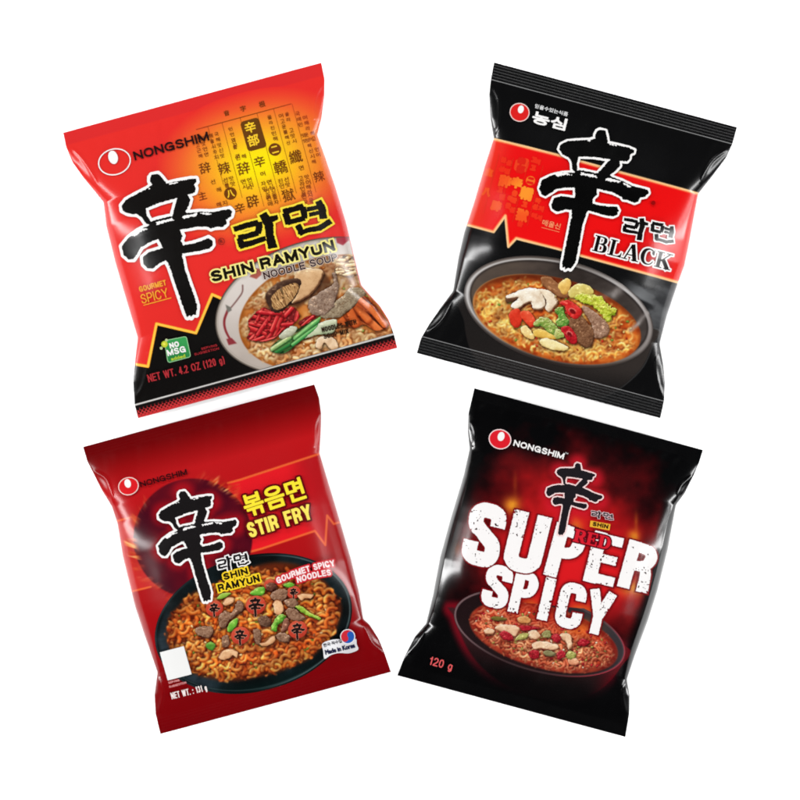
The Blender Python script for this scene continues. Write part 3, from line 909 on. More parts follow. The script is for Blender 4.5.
tops1 = [
    ('noodle_bundle', Zr((330, 240), (340, 160), (400, 110), (500, 120), (500, 230), (430, 262)), (232, 204, 158), (178, 132, 86), (250, 234, 200), dict(rag=.6, extra=strands([((170, 122, 78), (232, 200, 150), (252, 238, 208))], 34, (1.2, 2.0), (10, 20), -10, 25, 8))),
    ('mushroom_slice', Zr((30, 300), (60, 215), (140, 205), (220, 215), (245, 250), (215, 320), (150, 400), (60, 450), (10, 460), (40, 400)), (224, 182, 134), (150, 98, 58), (250, 226, 190), dict(ns=7, nz=.10, extra=rimmed((96, 60, 38), 2.4, .6, .7))),
    ('mushroom_cap', Zb((440, 420), (455, 375), (520, 320), (600, 290), (670, 280), (700, 300), (690, 345), (650, 430), (560, 510), (500, 530), (470, 490)), (64, 42, 32), (34, 22, 18), (116, 84, 64), dict(ns=3, nz=.1)),
    ('mushroom_gills', Zb((490, 410), (540, 360), (620, 320), (672, 318), (678, 360), (640, 430), (560, 500), (505, 505), (485, 460)), (192, 148, 92), (134, 92, 52), (224, 190, 136), dict(nz=.08, extra=strands([((164, 120, 74), (192, 148, 94), (214, 174, 120)), ((172, 128, 80), (200, 156, 102), (222, 184, 132))], 110, (0.6, 1.1), (10, 20), 62, 16, 9))),
    ('meat_slice', Zr((230, 560), (270, 500), (380, 410), (430, 360), (500, 348), (548, 385), (520, 430), (430, 510), (340, 565)), (156, 138, 112), (104, 86, 66), (190, 174, 146), dict(ns=1.5, nz=.4)),
    ('meat_slice', Zr((310, 250), (330, 245), (350, 330), (335, 420), (310, 500), (240, 550), (165, 545), (132, 480), (150, 430), (230, 375), (300, 335), (322, 300)), (150, 124, 106), (98, 76, 64), (192, 168, 150), dict(ns=1.4, nz=.36)),
    ('carrot_slice', Zr((335, 600), (400, 545), (470, 480), (520, 415), (580, 425), (650, 510), (712, 610), (690, 645), (620, 660), (540, 610), (480, 640), (400, 620)), (216, 104, 46), (158, 62, 24), (240, 150, 88), dict(extra=strands([((168, 66, 24), (218, 106, 48), (242, 158, 98)), ((150, 56, 20), (204, 92, 40), (230, 134, 74))], 40, (2.6, 4.6), (26, 50), 48, 22, 6))),
    ('red_pepper_shreds', Zb((315, 600), (345, 555), (430, 490), (520, 535), (585, 500), (640, 488), (690, 550), (640, 610), (560, 660), (500, 720), (400, 740), (312, 715), (330, 660)), (204, 38, 44), (136, 14, 24), (236, 96, 94), dict(rag=.7, extra=strands([((140, 14, 22), (206, 36, 42), (240, 120, 112)), ((120, 10, 20), (186, 26, 36), (228, 84, 84))], 70, (1.3, 2.1), (16, 34), -25, 50, 4))),
    ('red_pepper_shreds', Zb((680, 600), (740, 560), (800, 545), (800, 590), (740, 610), (700, 625)), (206, 44, 48), (140, 16, 24), (232, 92, 90), dict(extra=strands([((140, 14, 22), (206, 36, 42), (240, 120, 112))], 16, (1.2, 1.8), (8, 16), -25, 20, 5))),
    ('scallion_slice', Zr((60, 700), (180, 620), (320, 575), (340, 620), (300, 680), (200, 690), (100, 720)), (200, 208, 172), (146, 162, 120), (236, 238, 216), dict(ns=6, nz=.06)),
    ('scallion_slice', Zb((475, 800), (520, 740), (640, 670), (820, 565), (836, 580), (800, 650), (690, 740), (600, 810), (540, 825)), (64, 150, 72), (28, 98, 44), (168, 208, 140), dict(extra=strands([((30, 104, 50), (70, 156, 78), (150, 204, 130)), ((106, 150, 84), (160, 190, 120), (222, 230, 186)), ((30, 104, 50), (78, 160, 80), (170, 210, 140))], 44, (1.5, 3.2), (34, 64), -33, 6, 7))),
    ('scallion_slice', Zb((540, 690), (620, 630), (670, 640), (640, 690), (560, 720)), (196, 198, 172), (140, 140, 112), (228, 228, 206), dict(ns=3)),
    ('noodle_loop', Zr((190, 780), (200, 720), (260, 700), (320, 720), (350, 780), (300, 800), (250, 745), (225, 790)), (236, 204, 166), (186, 140, 96), (250, 230, 204), dict(ns=3)),
]
cv.bits(60, lambda x, y: sd_ellipse(np.array(x), np.array(y), 325.5, 312.5, 82, 49, p1.deg) < 0, [(190, 60, 36), (150, 90, 40), (110, 150, 70), (246, 220, 170)], r_)
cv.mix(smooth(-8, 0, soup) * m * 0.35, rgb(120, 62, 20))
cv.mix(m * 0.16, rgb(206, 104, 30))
for t in tops1:
    cv.halo(t[1], 2.8, 0.75)
foot = (g.X - 134.5) * 0.2642 + (g.Y - 405.0) * 0.9645
cv.soften(1)
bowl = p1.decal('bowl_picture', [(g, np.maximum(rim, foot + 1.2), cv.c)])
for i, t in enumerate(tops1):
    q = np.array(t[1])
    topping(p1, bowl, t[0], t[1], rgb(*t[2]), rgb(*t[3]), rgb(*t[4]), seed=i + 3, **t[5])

# --- lettering
p1.emblem(114.4, 161.8, 16.6, 13.4, p1.deg, None, WHITE, 1.15, 113.0, 157.3, 4.7, 6.8)
BLK = rgb(20, 14, 14)
sans(p1, 'maker_wordmark', [('NONGSHIM', (135, 160.6), (209.6, 140.2), 9.2)], rgb(34, 14, 16), 0.95)
brush_char(p1, None, rgb(17, 15, 14), WHITE, 2.9)
g = Grid(216, 236, 227, 247, 0.25)
p1.decal('registered_mark', [(g, np.abs(np.hypot(g.X - 221.6, g.Y - 241.6) - 3.2) - 0.28, rgb(120, 34, 30)), (g, seg_sdf(g, place('R', (220.4, 243.6), (223.4, 242.8), 3.8)) - 0.1, rgb(120, 34, 30))])
brush_title(p1, Z(230, 180, 0.1375, (20, 365), (312, 505), (650, 145), (745, 300)), rgb(18, 14, 10), rgb(252, 226, 66), 2.0, fat=1.28)
sans(p1, 'product_title', [('SHIN', (212.4, 282.6), (254.8, 272.2), 11.2), ('RAMYUN', (261.8, 270.0), (335.6, 250.6), 11.4)], rgb(22, 18, 10), 1.5, out=rgb(246, 234, 142), ow=1.6)
sans(p1, 'product_subtitle', [('NOODLE SOUP', (264.6, 279.6), (338.2, 260.4), 7.4)], rgb(44, 26, 30), 0.72, out=rgb(222, 200, 186), ow=0.45)
sans(p1, 'taste_caption', [('GOURMET', (140, 292.2), (167, 285.2), 5.5), ('SPICY', (142.3, 304.0), (169.2, 297.0), 9.4)], rgb(247, 168, 48), 0.55)
g = Grid(140, 294, 175, 309, 0.3)
p1.decal('underline', [(g, d_polyline(g.X, g.Y, [(144, 305.3), (171.3, 298.0)], 0.45), rgb(247, 168, 48))])
ca = [(164.6, 340.9), (186.4, 336.6), (190.6, 356.6), (168.0, 362.6)]
g = Grid.around(ca, 6, 0.3)
cc = np.array(ca).mean(0); small = cc + (np.array(ca) - cc) * 0.80
dg = sd_poly(g.X, g.Y, small) - 2.7
badge = p1.decal('green_badge', [(g, dg, rgb(150, 205, 150)), (g, dg + 0.8, mixc(np.broadcast_to(rgb(58, 160, 84), g.X.shape + (3,)), rgb(40, 128, 66), smooth(340, 362, g.Y)))])
gl = Grid(156, 336, 172, 354, 0.3)
p1.decal('leaf_mark', [(gl, np.minimum(np.hypot(gl.X - 161.3, gl.Y - 348.2) - 1.5, np.hypot(gl.X - 166.6, gl.Y - 340.2) - 1.5), rgb(190, 206, 150)),
                       (gl, np.hypot(gl.X - 164.6, gl.Y - 344.2) - 3.2, rgb(196, 210, 52)), (gl, np.hypot(gl.X - 164.2, gl.Y - 344.0) - 1.5, rgb(236, 228, 90))], badge)
sans(p1, 'badge_lettering', [('NO', (170.2, 348.6), (179.6, 346.2), 5.4), ('MSG', (167.9, 356.2), (186.2, 351.8), 6.3)], WHITE, 0.68, parent=badge)
p1.text('badge_footnote', [('added', (171.4, 360.8), (185.6, 357.3), 3.4)], rgb(188, 214, 60), w=0.15, parent=badge, step=0.25)
sans(p1, 'serving_note', [('SERVING', (201.5, 350.1), (217.3, 346.2), 2.3), ('SUGGESTION', (194.6, 355.6), (219.2, 349.4), 2.4)], rgb(166, 40, 46), 0.24, step=0.22)
sans(p1, 'weight_lettering', [('NET WT. 4.2 OZ (120 g)', (148.6, 382.4), (225.2, 363.4), 7.8)], rgb(178, 48, 54), 0.6, step=0.28)
sans(p1, 'contents_note', [('NOODLES WITH', (322.3, 332.6), (356.8, 324.2), 5.2), ('SOUP MIX', (324, 339.2), (349.2, 333.3), 5.0)], rgb(46, 26, 14), 0.55, step=0.26)

# ================================================================== PACKET 2: black with red band
film_b = film_material('glossy_black_film', 0.19, 0.10, 0.3)
p2 = Packet('noodle_packet', [(494.0, 62.2), (737.3, 127.0), (416.8, 353.0), (660.4, 418.4)],
            [(490.6, 81), (489.2, 95), (490.4, 117.5), (493.8, 138.2), (485, 164.8), (473.7, 203), (464.2, 232), (458.4, 257), (453.2, 290.8), (441.5, 306.5), (429, 324.5), (421, 338)],
            [(732.6, 144), (726.3, 157.5), (712.8, 175.5), (698.3, 193.8), (689.8, 241), (684.8, 265.5), (678.3, 283), (667, 316), (659.8, 343.5), (663.6, 366), (665.2, 384), (664.4, 400)],
            17.5, 17.5, 27,
            [([(493.8, 87), (499.2, 101.8), (498.2, 124), (495, 134)], 2.1, 1.7), ([(727, 149), (713, 159.8), (704, 174), (701, 184)], 2.1, 1.7),
             ([(454, 295), (445, 315), (437, 325), (428, 332)], 2.1, 1.8), ([(659.5, 348), (656, 366), (658.6, 384), (663, 397)], 2.1, 1.8)], film_b, ribs=0.5, nprof=6.0, seed=11)
BT = [(484, 136.2), (493.8, 138.9), (556.8, 154.8), (616, 171.2), (698.1, 193.4), (706, 195.5)]
BB = [(455, 222), (466.5, 224.8), (493.5, 232.2), (505.2, 216.0), (508.2, 247.0), (516.2, 238.6), (558.5, 249.4), (579.3, 255.6), (679.4, 282.8), (690, 285.6)]


def paint2(X, Y, p):
    u, v = p.uv(X, Y)
    c = np.broadcast_to(rgb(10, 10, 11), X.shape + (3,)).copy()
    # printed smoke beside the pot
    w = fbm((X + 0.5 * Y) / 26 + 0.9 * fbm(X / 18, Y / 18, 3), (Y - 0.4 * X) / 12, 44, 4)
    k = smooth(0.32, 0.64, w) * smooth(40, 10, np.hypot((X - 648) / 1.1, Y - 306)) * 0.9
    c = mixc(c, rgb(138, 140, 142), k)
    c = mixc(c, rgb(70, 71, 73), smooth(36, 8, np.abs(X - 668)) * smooth(278, 292, Y) * smooth(345, 320, Y) * 0.7)
    # red band
    d = sd_poly(X, Y, BT + BB[::-1])
    red = np.broadcast_to(rgb(236, 14, 16), X.shape + (3,)).copy()
    red = mixc(red, rgb(240, 84, 52), smooth(-78, -118, u) * 0.75)
    red = mixc(red, rgb(238, 66, 40), smooth(86, 124, u) * 0.7)
    c = mixc(c, red, smooth(0.4, -0.4, d))
    dl = np.minimum(d_polyline(X, Y, BT), d_polyline(X, Y, BB))
    c = mixc(c, rgb(255, 208, 150), smooth(1.45, 0.8, dl))
    c = mixc(c, rgb(255, 166, 96), smooth(2.6, 1.3, dl) * (d < 0) * 0.5)
    # body of the dark pot, fading into the black film
    pot = spline([(463, 296), (463.5, 322), (468, 346), (478, 364), (500, 381), (540, 394), (585, 399), (612, 393.5), (640, 371), (652, 347), (654, 328), (560, 330)], 5, True)
    dp = sd_poly(X, Y, pot)
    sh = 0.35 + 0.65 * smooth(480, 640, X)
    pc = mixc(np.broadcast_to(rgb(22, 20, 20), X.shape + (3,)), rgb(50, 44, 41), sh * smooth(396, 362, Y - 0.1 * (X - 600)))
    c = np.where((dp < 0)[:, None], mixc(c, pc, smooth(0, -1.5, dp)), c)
    c = mixc(c, rgb(120, 118, 116), smooth(0.9, 0.2, np.abs(dp)) * smooth(300, 330, Y) * smooth(560, 640, X) * 0.35)
    return c


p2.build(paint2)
# --- faint old characters on the band
lay = []
ax = np.array([math.cos(p2.ang), math.sin(p2.ang)]); dn = np.array([-ax[1], ax[0]])
g = Grid(470, 148, 552, 232, 0.26)
tone = mixc(np.broadcast_to(rgb(240, 66, 30), g.X.shape + (3,)), rgb(250, 122, 38), smooth(30, 4, np.hypot(g.X - 525, g.Y - 190)))
tone = mixc(tone, rgb(240, 58, 30), smooth(22, 42, np.hypot(g.X - 515, g.Y - 186)) * 0.5)
d = sd_poly(g.X, g.Y, spline(Z(450, 140, 0.1375, (485, 145), (555, 135), (575, 160), (560, 215), (545, 235), (490, 230), (465, 210), (475, 160)), 4, True))
lay.append((g, d, rgb(240, 66, 32)))
lay.append((g, np.hypot(g.X - 530.4, g.Y - 180.8) - 4.6, rgb(250, 112, 38)))
sg = [glyph_at('辛', 521.5, 161.5, 7), glyph_at('部', 520.5, 169.5, 7)]
lay.append((g, seg_sdf(g, np.vstack(sg), 2) - 0.1, rgb(224, 34, 22)))
lay.append((g, seg_sdf(g, glyph_at('二', 530.4, 180.8, 5), 2) - 0.2, rgb(226, 30, 20)))
sg = [glyph_at('辞', 505, 181.4, 11), glyph_at('辛', 516.7, 183, 10), glyph_at('轎', 526.3, 193.8, 12), glyph_at('獄', 522, 215.4, 11), glyph_at('辟', 496, 206, 9), glyph_at('八', 486.5, 192, 7), glyph_at('主', 489, 172, 7)]
for x, y in [(503.5, 160), (509, 163), (501.5, 169), (507, 171.5), (534, 160), (537.5, 162), (533, 168), (500, 190), (502, 197), (514.6, 193.5), (510, 199), (514, 200.5), (508, 206), (512, 210), (524.5, 204.5), (520, 224), (538, 201), (535, 207), (541, 209), (534, 216), (539, 218)]:
    sg.append(glyph_at(kan[rr.integers(len(kan))], x, y, 4.4))
gf = Grid(478, 156, 545, 226, 0.2)
lay.append((g, seg_sdf(g, np.vstack(sg[7:]), 2) - 0.06, mixc(tone, rgb(238, 30, 20), np.full(g.X.shape, 0.55))))
lay.append((gf, seg_sdf(gf, np.vstack(sg[:7]), 2) - 0.02, mixc(np.broadcast_to(rgb(244, 84, 32), gf.X.shape + (3,)), rgb(255, 150, 44), smooth(26, 4, np.hypot(gf.X - 524, gf.Y - 192)))))
dl = np.full(g.X.shape, 9.0)
for x, y in [(499, 154), (513.5, 158), (528.5, 162), (543, 166)]:
    dl = np.minimum(dl, d_polyline(g.X, g.Y, [(x, y), np.array([x, y]) + dn * 62], 0.16))
lay.append((g, dl, rgb(244, 60, 34)))
p2.decal('old_character_panel', lay)
p2.text('gloss_caption', [('매울신', (541.5, 225.4), (559.5, 230.0), 6.2)], rgb(255, 150, 104), w=0.12, step=0.28)
g = Grid(538, 224, 563, 236, 0.3)
p2.decal('underline', [(g, d_polyline(g.X, g.Y, [(541.5, 227.6), (559, 232.2)], 0.28), rgb(255, 140, 96))])

# --- pot picture
g = Grid(458, 248, 662, 378, 0.4)
rim = sd_ellipse(g.X, g.Y, 558.5, 312, 97, 52, p2.deg)
inner = sd_ellipse(g.X, g.Y, 559, 311, 91.5, 46.5, p2.deg)
soup = sd_ellipse(g.X, g.Y, 557, 319.5, 86, 40.5, p2.deg)
cv = Canvas(g, rgb(66, 58, 54))
pu, pv = p2.uv(g.X, g.Y); cu, cvv = p2.loc(np.array([558.5, 312.0]))
th = np.arctan2((pv - cvv) / 52, (pu - cu) / 97)
rimc = stops((th + np.pi) / (2 * np.pi), [0, 0.08, 0.2, 0.27, 0.36, 0.46, 0.55, 0.63, 0.75, 0.9, 1.0],
             [(170, 166, 164), (128, 118, 112), (88, 78, 72), (104, 96, 92), (190, 186, 184), (138, 130, 126), (120, 112, 108), (76, 66, 60), (40, 33, 30), (96, 88, 84), (170, 166, 164)])
cv.c = rimc
cv.mix(smooth(-1.8, -0.4, rim) * 0.65, rgb(44, 38, 36))
cv.mix(smooth(1.6, 0.2, np.abs(rim + 3.4)) * (0.25 + 0.75 * smooth(0.2, 0.9, -np.cos(th) * 0.8 + 0.2 - 0.3 * np.sin(th))) * 0.7, rgb(226, 224, 222))
mi = smooth(0.6, -0.6, inner)
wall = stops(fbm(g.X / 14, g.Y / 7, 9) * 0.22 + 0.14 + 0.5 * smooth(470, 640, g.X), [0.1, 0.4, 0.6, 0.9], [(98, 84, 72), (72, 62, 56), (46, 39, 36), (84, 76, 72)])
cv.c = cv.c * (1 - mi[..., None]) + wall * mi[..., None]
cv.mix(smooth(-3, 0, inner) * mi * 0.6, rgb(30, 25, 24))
ms = smooth(0.7, -0.7, soup)
sc = stops(fbm(g.X / 7, g.Y / 6, 16, 4), [0.2, 0.5, 0.8], [(150, 46, 14), (208, 92, 30), (238, 142, 56)])
cv.c = cv.c * (1 - ms[..., None]) + sc * ms[..., None]
cv.mix(smooth(-2.2, -0.6, soup) * smooth(0.9, -0.2, soup) * smooth(0.1, -0.9, np.cos(th) * np.sign(1)) * 0.8, rgb(250, 190, 110))
cv.mix(smooth(-12, 0, soup) * ms * smooth(300, 280, g.Y) * 0.6, rgb(96, 34, 14))
yel = [((196, 110, 32), (250, 200, 100), (255, 244, 190)), ((200, 110, 34), (242, 176, 76), (255, 230, 156))]
orn = [((168, 66, 18), (232, 136, 56), (255, 204, 126)), ((176, 80, 24), (240, 152, 70), (255, 218, 146))]
r_ = np.random.default_rng(15)
ec = lambda x, y, m_: sd_ellipse(np.array(x), np.array(y), 557, 319.5, 86 - m_, 40.5 - m_, p2.deg) < 0
cl2 = soup + 3.5
heap(cv, lambda x, y: ec(x, y, 5) and x < 520, 120, r_, (1.0, 1.5), yel, amp=(1.2, 2.2), wl=(7, 11), ln=(14, 34), sh=0.34, clip=cl2)
heap(cv, lambda x, y: ec(x, y, 5) and x > 572 and y > 296, 120, r_, (0.9, 1.5), orn, amp=(1.2, 2.2), wl=(7, 11), ln=(14, 34), sh=0.34, clip=cl2)
heap(cv, lambda x, y: ec(x, y, 3) and 500 < x < 605 and y > 318, 110, r_, (1.1, 1.6), yel, amp=(1.2, 2.2), wl=(7, 11), ln=(14, 34), sh=0.34, clip=cl2)
heap(cv, lambda x, y: ec(x, y, 5) and 515 < x < 590 and y < 300, 22, r_, (1.0, 1.5), orn, amp=(1.2, 2.2), wl=(7, 11), ln=(12, 24), sh=0.34, clip=cl2)
glz = smooth(0.52, 0.78, fbm(g.X / 8, g.Y / 6, 66, 3)) * smooth(-1, -5, soup)
cv.mix(glz * 0.55, rgb(206, 84, 24))
Za = lambda *q: Z(460, 255, 0.1375, *q)
Zc = lambda *q: Z(555, 255, 0.1375, *q)
tops2 = [
    ('mushroom_slice', Za((590, 165), (650, 160), (700, 200), (780, 270), (785, 310), (730, 312), (650, 265), (600, 215)), (138, 86, 52), (84, 46, 28), (190, 140, 96), dict()),
    ('mushroom_stalk', Za((715, 215), (775, 170), (805, 200), (795, 260), (760, 290), (728, 262)), (238, 196, 104), (190, 132, 56), (254, 230, 158), dict()),
    ('cabbage_leaf', Zc((100, 260), (150, 215), (220, 215), (275, 255), (270, 290), (180, 300), (110, 310)), (214, 196, 104), (160, 134, 52), (240, 228, 156), dict(ns=2)),
    ('cabbage_leaf', Zc((140, 310), (190, 275), (260, 290), (320, 295), (375, 350), (400, 375), (445, 395), (440, 430), (410, 440), (400, 475), (375, 478), (330, 420), (270, 375), (200, 345)), (198, 208, 62), (124, 146, 26), (240, 242, 150), dict(ns=1.9, nz=.8, rag=1.2)),
    ('meat_slice', Zc((195, 385), (240, 380), (330, 450), (392, 530), (375, 585), (320, 605), (280, 590), (260, 500)), (164, 126, 102), (104, 70, 50), (206, 172, 150), dict(ns=1.5, nz=.35)),
    ('meat_slice', Zc((100, 490), (140, 445), (190, 440), (240, 500), (278, 540), (280, 610), (262, 665), (215, 672), (165, 635), (130, 560)), (128, 86, 58), (76, 46, 28), (172, 130, 96), dict(ns=1.3, nz=.4)),
    ('mushroom_slice', Za((555, 250), (640, 258), (690, 300), (712, 345), (695, 375), (655, 415), (622, 395), (628, 340), (600, 290)), (242, 224, 196), (186, 150, 112), (254, 246, 228), dict(nz=.1, extra=rimmed((122, 78, 48), 2.0, .8, .5))),
    ('mushroom_slice', Za((335, 300), (390, 275), (480, 242), (560, 250), (605, 300), (622, 360), (590, 398), (535, 395), (515, 345), (470, 360), (440, 385), (398, 398), (372, 370), (420, 318), (385, 318), (350, 335)), (248, 236, 214), (196, 160, 122), (255, 251, 242), dict(nz=.1, closed_n=4, extra=rimmed((112, 70, 44), 1.8, .2, .95))),
    ('mushroom_rim', Za((335, 318), (385, 312), (418, 306), (412, 325), (372, 345), (340, 345)), (104, 68, 46), (60, 36, 22), (140, 100, 70), dict()),
    ('carrot_slice', Za((355, 425), (400, 392), (435, 400), (450, 455), (440, 510), (405, 532), (368, 495)), (222, 56, 34), (160, 26, 14), (244, 110, 80), dict()),
    ('carrot_slice', Za((438, 415), (495, 408), (530, 440), (552, 495), (515, 528), (475, 490), (448, 460)), (226, 66, 38), (160, 28, 14), (246, 124, 88), dict()),
    ('garlic_clove', Za((445, 525), (480, 512), (510, 545), (540, 590), (525, 612), (475, 595), (448, 560)), (240, 206, 128), (196, 142, 66), (254, 238, 188), dict()),
    ('garlic_clove', Za((530, 555), (575, 538), (650, 560), (715, 592), (690, 612), (600, 605), (545, 590)), (238, 196, 92), (190, 132, 40), (252, 230, 150), dict()),
    ('garlic_clove', Za((580, 625), (625, 605), (720, 635), (785, 668), (770, 695), (680, 690), (605, 665)), (248, 232, 168), (206, 168, 88), (255, 248, 218), dict()),
    ('scallion_slice', Za((540, 490), (590, 455), (650, 470), (700, 520), (752, 590), (735, 600), (690, 560), (680, 585), (625, 545), (600, 520), (545, 520)), (150, 176, 78), (70, 116, 40), (226, 228, 168), dict(ns=1.2, nz=.65)),
    ('scallion_slice', Za((690, 400), (745, 375), (765, 430), (792, 500), (745, 530), (700, 500), (712, 450)), (92, 152, 54), (40, 92, 28), (212, 214, 140), dict(ns=1.4, nz=.6)),
    ('scallion_slice', Zc((0, 540), (40, 545), (66, 590), (30, 605), (0, 600)), (186, 196, 110), (110, 140, 50), (230, 230, 170), dict(ns=1.5, nz=.5)),
    ('red_pepper_ring', Zc((35, 350), (85, 325), (130, 350), (190, 400), (185, 445), (140, 468), (100, 440), (75, 385)), (214, 40, 38), (146, 12, 18), (242, 104, 92), dict(ns=1.6, nz=.25, extra=ringed(572.5, 311.5, 3.6, 2.2, 35))),
    ('red_pepper_ring', Zc((45, 535), (85, 512), (130, 545), (162, 600), (150, 645), (105, 640), (70, 590)), (190, 26, 36), (118, 6, 16), (226, 76, 76), dict(ns=1.6, nz=.25, extra=ringed(569.5, 334.5, 3.2, 2.0, 50))),
]
for t in tops2:
    cv.halo(t[1], 2.6, 0.8)
cv.bits(90, lambda x, y: ec(x, y, 7), [(196, 34, 22), (150, 20, 14), (96, 140, 44), (232, 196, 110), (122, 62, 22)], r_)
cv.mix(smooth(-11, 0, soup) * ms * 0.5 * smooth(0.6, -0.9, np.sin(th)), rgb(70, 22, 8))
cv.mix(smooth(-5, 0, soup) * ms * 0.35, rgb(96, 30, 8))
for q, wd, k in [(((430, 300), (470, 235), (540, 190), (600, 165), (630, 130)), 3.2, .5), (((545, 548), (600, 505), (640, 450), (700, 405), (770, 380)), 2.2, .6), (((400, 80), (430, 130), (490, 170), (560, 175), (600, 150)), 4.5, .4), (((300, 330), (380, 290), (450, 270), (500, 230)), 4, .25)]:
    q = spline(Zc(*q), 6)
    cv.mix(np.exp(-(d_polyline(g.X, g.Y, q) / wd) ** 2) * np.minimum(1, k * 1.5) * (0.35 + 0.9 * fbm(g.X / 6, g.Y / 6, 13)), rgb(168, 160, 156))
cv.soften(1)
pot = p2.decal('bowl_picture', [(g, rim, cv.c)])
for i, t in enumerate(tops2):
    topping(p2, pot, t[0], t[1], rgb(*t[2]), rgb(*t[3]), rgb(*t[4]), seed=i + 40, **t[5])
# --- lettering
p2.emblem(519.6, 112.3, 10.0, 9.4, p2.deg, rgb(222, 34, 32), rgb(246, 214, 208), 0.9, 520.9, 109.3, 2.9, 4.0)
p2.text('maker_wordmark', [('농심', (531.0, 122.6), (564.8, 131.2), 12.6)], WHITE, w=0.55)
p2.text('maker_slogan', [('믿을수있는식품', (534.6, 107.8), (567.4, 116.4), 4.3)], rgb(235, 235, 235), w=0.08, step=0.25)
brush_char(p2, [(601, 129), (565.5, 267.5), (541, 187), (645.5, 197), (633.8, 154), (560.5, 146)], rgb(4, 4, 4), WHITE, 2.2)
brush_title(p2, Z(585, 195, 0.1375, (275, 180), (392, 330), (636, 222), (646, 345)), rgb(8, 6, 6), WHITE, 1.25, rough=0.3, step=0.3, fat=1.32)
g = Grid(649, 199, 657, 207, 0.3)
p2.decal('registered_mark', [(g, np.hypot(g.X - 653, g.Y - 203) - 2.2, rgb(150, 8, 10))])

SERIF = {
    'B': [([(.26, 0), (.26, 1)], .115, 1), ([(.02, .035), (.5, .035)], .035, 1), ([(.02, .965), (.5, .965)], .035, 1), ([(.3, .52), (.55, .52)], .03, 1),
          ([(.5, .965), (.66, .93), (.745, .85), (.755, .76), (.74, .67), (.66, .57), (.5, .53)], [.035, .06, .1, .115, .1, .06, .03], 1),
          ([(.5, .515), (.7, .48), (.8, .39), (.82, .28), (.8, .16), (.7, .07), (.5, .035)], [.03, .06, .11, .125, .11, .06, .035], 1)],
    'L': [([(.28, 0), (.28, 1)], .12, 1), ([(.02, .035), (.9, .035)], .035, 1), ([(.04, .965), (.54, .965)], .035, 1), ([(.9, .0), (.95, .32)], [.07, .025], 1), ([(.7, .03), (.88, .1)], [.03, .07], 1)],
    'A': [([(.5, 1), (.8, 0)], .125, 1), ([(.46, .95), (.16, 0)], .045, 1), ([(.26, .32), (.68, .32)], .035, 1), ([(-.02, .03), (.34, .03)], .033, 1), ([(.58, .03), (1.02, .03)], .033, 1)],
    'C': [([(.86, .76), (.78, .9), (.6, .97), (.4, .93), (.24, .78), (.18, .5), (.24, .24), (.4, .07), (.62, .03), (.8, .1), (.92, .28)], [.05, .05, .04, .07, .11, .135, .11, .07, .04, .04, .03], 1),
          ([(.88, 1), (.88, .66)], [.02, .045], 1), ([(.8, .78), (.86, .7)], .07, 0)],
    'K': [([(.24, 0), (.24, 1)], .115, 1), ([(.02, .035), (.48, .035)], .035, 1), ([(.02, .965), (.48, .965)], .035, 1), ([(.82, .95), (.34, .44)], .04, 1), ([(.46, .56), (.84, .02)], .12, 1),
          ([(.6, .965), (.98, .965)], .033, 1), ([(.6, .035), (1.02, .035)], .033, 1)],
    'R': [([(.25, 0), (.25, 1)], .13, 1), ([(.02, .05), (.48, .05)], .05, 1), ([(.02, .95), (.5, .95)], .05, 1), ([(.3, .48), (.55, .48)], .045, 1),
          ([(.5, .95), (.68, .91), (.76, .8), (.76, .68), (.7, .55), (.5, .48)], [.05, .08, .12, .13, .1, .045], 1), ([(.52, .48), (.68, .3), (.78, .06)], .12, 1), ([(.74, .05), (1, .05)], .05, 1)],
    'E': [([(.25, 0), (.25, 1)], .13, 1), ([(.02, .05), (.9, .05)], .05, 1), ([(.02, .95), (.88, .95)], .05, 1), ([(.3, .5), (.62, .5)], .045, 1), ([(.64, .34), (.64, .66)], .045, 1), ([(.86, .68), (.86, 1)], .05, 1), ([(.9, 0), (.9, .36)], .05, 1)],
    'D': [([(.25, 0), (.25, 1)], .13, 1), ([(.02, .05), (.5, .05)], .05, 1), ([(.02, .95), (.5, .95)], .05, 1),
          ([(.5, .95), (.72, .88), (.83, .7), (.86, .5), (.83, .3), (.72, .12), (.5, .05)], [.05, .08, .12, .13, .12, .08, .05], 1)],
}


def stroke_letters(g, items, rs=1.0):
    """items: (strokes, bottom-left, bottom-right, top-left); strokes in a unit box"""
    D = np.full(g.X.shape, 9.0)
    for strokes, bl, br, tl in items:
        bl, br, tl = map(lambda q: np.array(q, float), (bl, br, tl))
        sc = math.sqrt(np.hypot(*(br - bl)) * np.hypot(*(tl - bl)))
        for pts, r, butt in strokes:
            q = np.array(pts, float); r = np.array(r, float)
            if len(q) > 3:
                q2 = spline(q, 4); r = np.interp(np.linspace(0, 1, len(q2)), np.linspace(0, 1, len(q)), np.broadcast_to(r, (len(q),))); q = q2
            P = bl + q[:, :1] * (br - bl) + q[:, 1:] * (tl - bl)
            D = np.minimum(D, d_polyline(g.X, g.Y, P, r * sc * rs, butt=bool(butt)))
    return D


def row(word, p0, p1, h, widths, gap=0.0, slant=0.0):
    p0 = np.array(p0, float); p1 = np.array(p1, float); d = p1 - p0; L = np.hypot(*d); ux = d / L; up = np.array([ux[1], -ux[0]])
    tot = sum(widths) + gap * (len(word) - 1); out = []; x = 0
    for ch, w in zip(word, widths):
        a = p0 + ux * L * x / tot; b = p0 + ux * L * (x + w) / tot
        out.append((SERIF[ch], a, b, a + up * h + ux * slant * h)); x += w + gap
    return out


g = Grid(582, 228, 680, 280, 0.3)
d = stroke_letters(g, row('BLACK', (591.2, 250.6), (669.4, 270.6), 16.2, [1, .95, 1.1, 1.0, 1.1], 0.03), rs=0.98)
p2.decal('product_title', [(g, d - 1.45, WHITE), (g, d, rgb(10, 6, 6))])

